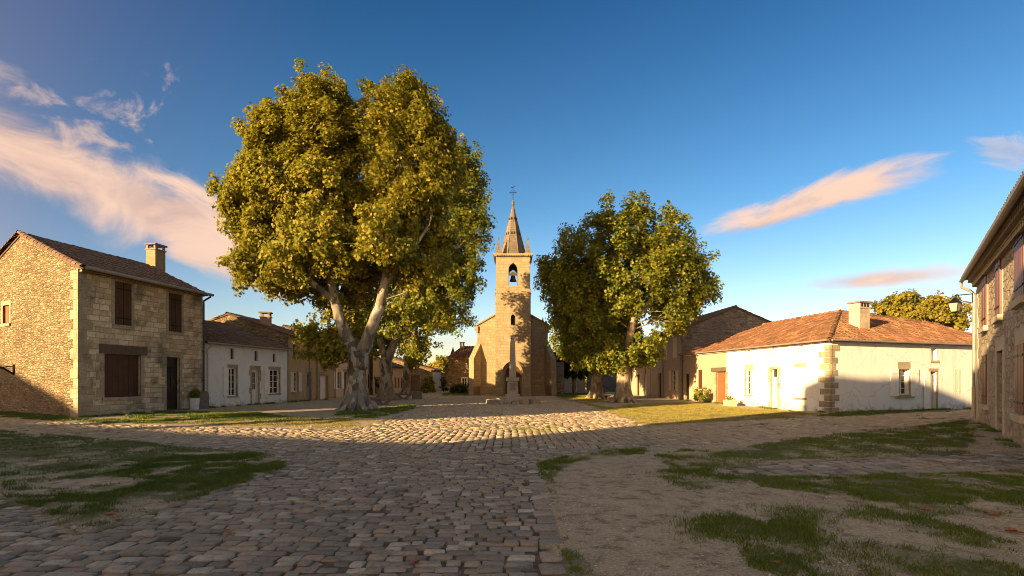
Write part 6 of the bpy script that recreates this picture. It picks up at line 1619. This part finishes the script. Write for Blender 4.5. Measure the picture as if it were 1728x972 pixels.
# grass blades
def ground_z(x, y):
    c = cob_mask(x, y, 0.12)
    return np.where(c, 0.0, 0.042 + 0.055 * (fbm(x, y, 0.55, 72) - 0.5)) 
def blades(name, x, y, h, w, mat, seed):
    r = np.random.default_rng(seed); n = len(x); z = ground_z(x, y) - 0.005
    a = r.uniform(0, 6.283, n); le = r.uniform(0.15, 0.9, n) * h; la = r.uniform(0, 6.283, n); V = np.empty((n, 3, 3))
    V[:, 0] = np.stack([x - np.cos(a) * w, y - np.sin(a) * w, z], 1); V[:, 1] = np.stack([x + np.cos(a) * w, y + np.sin(a) * w, z], 1)
    V[:, 2] = np.stack([x + np.cos(la) * le, y + np.sin(la) * le, z + h], 1)
    o = fast_mesh(name, V.reshape(-1, 3), np.arange(n * 3), np.full(n, 3), mat); return tag(o, kind='stuff')
def scatter(defs, per, seed, cover_seed, amp=0.55, ymax=60):
    r = np.random.default_rng(seed); X, Y = [], []
    for poly, st, th in defs:
        lo, hi = poly.min(0) - 0.5, poly.max(0) + 0.5; lo = np.maximum(lo, (-30, 2.5)); hi = np.minimum(hi, (32, ymax))
        ar = max(0, (hi[0] - lo[0])) * max(0, (hi[1] - lo[1])); yc = (lo[1] + hi[1]) / 2; n = int(min(ar * per / max(1.0, (yc / 8.0) ** 1.5), 260000))
        x, y = r.uniform(lo[0], hi[0], n), r.uniform(lo[1], hi[1], n)
        k = np.abs(x) < 1.15 * y + 1.5; x, y = x[k], y[k]
        k = r.uniform(size=len(x)) < 2.2 * cover([(poly, st, th)], x, y, cover_seed, amp) * np.clip((fbm(x, y, 3.2, 77, 3) - 0.36) / 0.22, 0.02, 1); X.append(x[k]); Y.append(y[k])
    return np.concatenate(X), np.concatenate(Y)
x, y = scatter(TURF, 6500, 12, 40); k = ~(cob_mask(x, y, 0.12)); x, y = x[k], y[k]; fs = far_scale(y); r = np.random.default_rng(3)
tall = 0.55 + 0.9 * fbm(x, y, 1.8, 91)
blades('grass', x, y, r.uniform(0.024, 0.070, len(x)) * tall * np.sqrt(fs), 0.006 * fs * r.uniform(0.7, 1.5, len(x)), M['grass'], 4)
x, y = scatter(LAWN, 4200, 13, 60); fs = far_scale(y)
blades('lawn_grass', x, y, r.uniform(0.02, 0.05, len(x)), 0.005 * fs, M['drygrass'], 5)
# weeds along the feet of walls, in joints and between setts
X, Y = [], []
for w, n, dens in ((wA, 70, 1), (gA, 90, 1), (wB, 40, 1), (wR, 80, 1), (wr_, 70, 1), (wl, 60, 1), (wC, 20, 1)):
    L = w.L if w is not gA else 9
    for _ in range(n // 3):
        u = rnd.uniform(0, L); p = w.pt(u, 0, rnd.uniform(0.02, 0.22) if rnd.random() < 0.7 else rnd.uniform(0.2, 0.9)); s_ = rnd.uniform(0.04, 0.16); m = int(40 + 500 * s_)
        X += [p.x + rnd.gauss(0, s_) for _ in range(m)]; Y += [p.y + rnd.gauss(0, s_) for _ in range(m)]
for _ in range(150):
    q = ST[rnd.randrange(len(ST))]
    if q[1] > 26: continue
    s_ = rnd.uniform(0.03, 0.10); m = int(20 + 200 * s_); X += [q[0] + q[2] + rnd.gauss(0, s_) for _ in range(m)]; Y += [q[1] + q[3] + rnd.gauss(0, s_) for _ in range(m)]
for (px, py, s_, m) in ((880, 725, 0.35, 500), (905, 730, 0.3, 300), (1040, 760, 0.3, 300), (1230, 777, 0.3, 500), (1160, 775, 0.2, 250), (1195, 808, 0.25, 500), (1260, 790, 0.3, 400), (1340, 868, 0.22, 500), (1200, 888, 0.22, 600), (1190, 910, 0.14, 300), (1450, 945, 0.18, 400), (1310, 812, 0.2, 300), (60, 888, 0.12, 200)):
    c = gp(px, py); X += [c.x + rnd.gauss(0, s_) for _ in range(m)]; Y += [c.y + rnd.gauss(0, s_ * 0.7) for _ in range(m)]
X, Y = np.array(X), np.array(Y)
blades('weeds', X, Y, r.uniform(0.03, 0.09, len(X)) * np.sqrt(far_scale(Y)), 0.006 * far_scale(Y), M['grass'], 6)

# loose gravel
n = 52000; y = 4.0 + 14 * r.uniform(size=n) ** 1.7; x = r.uniform(-1.1, 1.1, n) * y; c = cob_mask(x, y, 0.12); keep = ~c & (fbm(x, y, 0.8, 55) > 0.44); x, y = x[keep], y[keep]; n = len(x)
s_ = np.exp(r.normal(math.log(0.0075), 0.45, n)) * np.clip(y / 9, 0.8, 1.5)
oct_ = np.array([(1, 0, 0), (0, 1, 0), (-1, 0, 0), (0, -1, 0), (0.1, 0.1, 0.62), (0, 0, -0.5)]); V = oct_[None] * (1 + r.normal(0, 0.2, (n, 6, 3))) * s_[:, None, None]
V[:, :, 0] += x[:, None]; V[:, :, 1] += y[:, None]; V[:, :, 2] += (ground_z(x, y) + s_ * 0.15)[:, None]
fc = np.array([(0, 1, 4), (1, 2, 4), (2, 3, 4), (3, 0, 4), (1, 0, 5), (2, 1, 5), (3, 2, 5), (0, 3, 5)]).ravel()
tag(fast_mesh('gravel', V.reshape(-1, 3), (np.arange(n)[:, None] * 6 + fc[None]).ravel(), np.full(n * 8, 3), M['pebble']), kind='stuff')

# fallen leaves one can pick out
FALL = [(88, 853, 0.13, 'orange fallen leaf lying alone on the darkest turf'), (176, 857, 0.13, 'rusty fallen leaf on the dark turf above a pair of leaves'), (184, 868, 0.15, 'broad curled brown leaf, upper one of a pair on the turf'), (200, 877, 0.12, 'small red brown leaf in the turf below the curled pair'),
        (210, 843, 0.10, 'thin tan fallen leaf in the turf above the curled pair'), (228, 856, 0.09, 'pale fallen leaf in the turf closest to the road setts'), (273, 848, 0.11, 'tawny fallen leaf at the pointed tip of the turf'), (386, 898, 0.14, 'brown fallen leaf alone on the pale setts beside the turf tip'), (698, 948, 0.17, 'dark red fallen leaf on the nearest setts'), (850, 874, 0.14, 'tan fallen leaf on the setts a little inside the kerb line'),
        (700, 890, 0.10, 'small brown fallen leaf in the middle of the cobbled road'), (956, 908, 0.09, 'small rusty leaf on bare sand beside the kerb stones'), (1576, 806, 0.13, 'orange fallen leaf beside the small cobbled lane'), (1565, 860, 0.17, 'pale curled leaf in the turf below the cobbled lane'), (1674, 868, 0.24, 'largest orange leaf of all, on thin turf near the tall house'), (1708, 898, 0.22, 'flat reddish leaf lying just below the largest orange leaf'), (1310, 950, 0.12, 'pale leaf lying in the dark near turf tuft'), (1340, 826, 0.1, 'tiny tan leaf in turf just below the lane end')]
for k, (px, py, s_, lab) in enumerate(FALL):
    p = gp(px, py, 0.05); rr = random.Random(k); mb = MB(); a0 = rr.uniform(0, 6.28)
    pts = []
    for j, (q, ang) in enumerate([(0.5, 0), (0.22, 0.35), (0.5, 0.75), (0.24, 1.2), (0.46, 1.7), (0.2, 2.4), (0.3, 3.14), (0.2, 3.9), (0.46, 4.6), (0.24, 5.1), (0.5, 5.55), (0.22, 5.95)]):
        pts.append(Vector((p.x + math.cos(a0 + ang) * q * s_, p.y + math.sin(a0 + ang) * q * s_, p.z + rr.uniform(0.0, 0.10) * s_ + 0.25 * s_ * abs(math.sin(ang)) * q)))
    for j in range(12): mb.poly([p + Z * 0.01, pts[j], pts[(j + 1) % 12]], [(0, 0), (1, 0), (0, 1)])
    for j in range(12): mb.poly([pts[(j + 1) % 12] - Z * 0.004, pts[j] - Z * 0.004, p + Z * 0.006], [(0, 0), (1, 0), (0, 1)])
    o = mb.build('fallen_leaf', M['leaf_fall'], None); tag(o, lab, 'leaf', 'fallen leaves on the ground')

# ================================================================== HOUSES BEHIND THE VIEWPOINT (they shade the near ground)
def solid(name, label, prof, y0, y1, mat, cat='house'):
    """House whose square-side outline prof [(x, z)] runs back from y0 to y1."""
    t = thing(name, (prof[0][0], y0, 0), label, cat); mb = MB()
    A_ = [(x, y0, z) for x, z in prof]; B_ = [(x, y1, z) for x, z in prof]
    mb.poly(A_); mb.poly(B_[::-1])
    for i in (0, len(prof) - 2): mb.poly([A_[i], B_[i], B_[i + 1], A_[i + 1]])
    mb.build('wall', mat, t)
    rb = MB()
    for i in range(1, len(prof) - 2):
        a, b_ = Vector(A_[i]), Vector(A_[i + 1]); c, d = Vector(B_[i + 1]), Vector(B_[i])
        P = [a, b_, c, d]; rb.hexa([p + Z * 0.003 for p in P] + [p + Z * 0.09 for p in P])
    rb.build('roof', M['tile_dark'], t); return t
def src(px, py, z=0.0, y0=-3.0, P=None):
    """Where the sun ray that grazes a shade edge passes the row of houses behind the viewpoint."""
    p = gp(px, py, z) if P is None else P
    t = (p.y - y0) / SUN_TRAVEL.y; return (p.x - SUN_TRAVEL.x * t, p.z - SUN_TRAVEL.z * t)
gsh = [src(0, 0, P=on_plane(a_, b_, gA.A, gA.n)) for a_, b_ in ((0, 618), (60, 656), (112, 697))]
edge = [src(*q) for q in ((0, 712), (300, 732), (600, 748), (700, 751))]
x1 = edge[-1][0] + 0.4
solid('long_house', 'long low stone house behind the viewpoint along the near edge of the square', [(gsh[0][0] - 9, -0.3), (gsh[0][0] - 9, gsh[0][1] + 1.0)] + [g for g in gsh if g[0] < edge[0][0] - 0.3] + edge + [(x1, edge[-1][1]), (x1, -0.3)], -3.0, -9.0, M['tanwall'])
rt = src(0, 0, P=on_plane(1728, 485, wR.A, wR.n))
top = [src(0, 0, P=on_plane(a_, b_, w_.A, w_.n)) for a_, b_, w_ in ((1356, 655, wl), (1398, 637, wl), (1470, 643, wr_), (1532, 639, wr_), (1640, 686, wr_))]
top = [q for q in sorted(top) if x1 + 0.1 < q[0] < rt[0]]
solid('gabled_house', 'tall gabled stone house behind the viewpoint beside the long low house', [(x1 + 0.05, -0.3), (x1 + 0.05, src(1300, 703)[1] - 0.1)] + top + [(rt[0] + 1.0, rt[1]), (rt[0] + 1.0, -0.3)], -3.0, -7.0, M['tanwall'])
print('CASTERS', x1, top, rt)
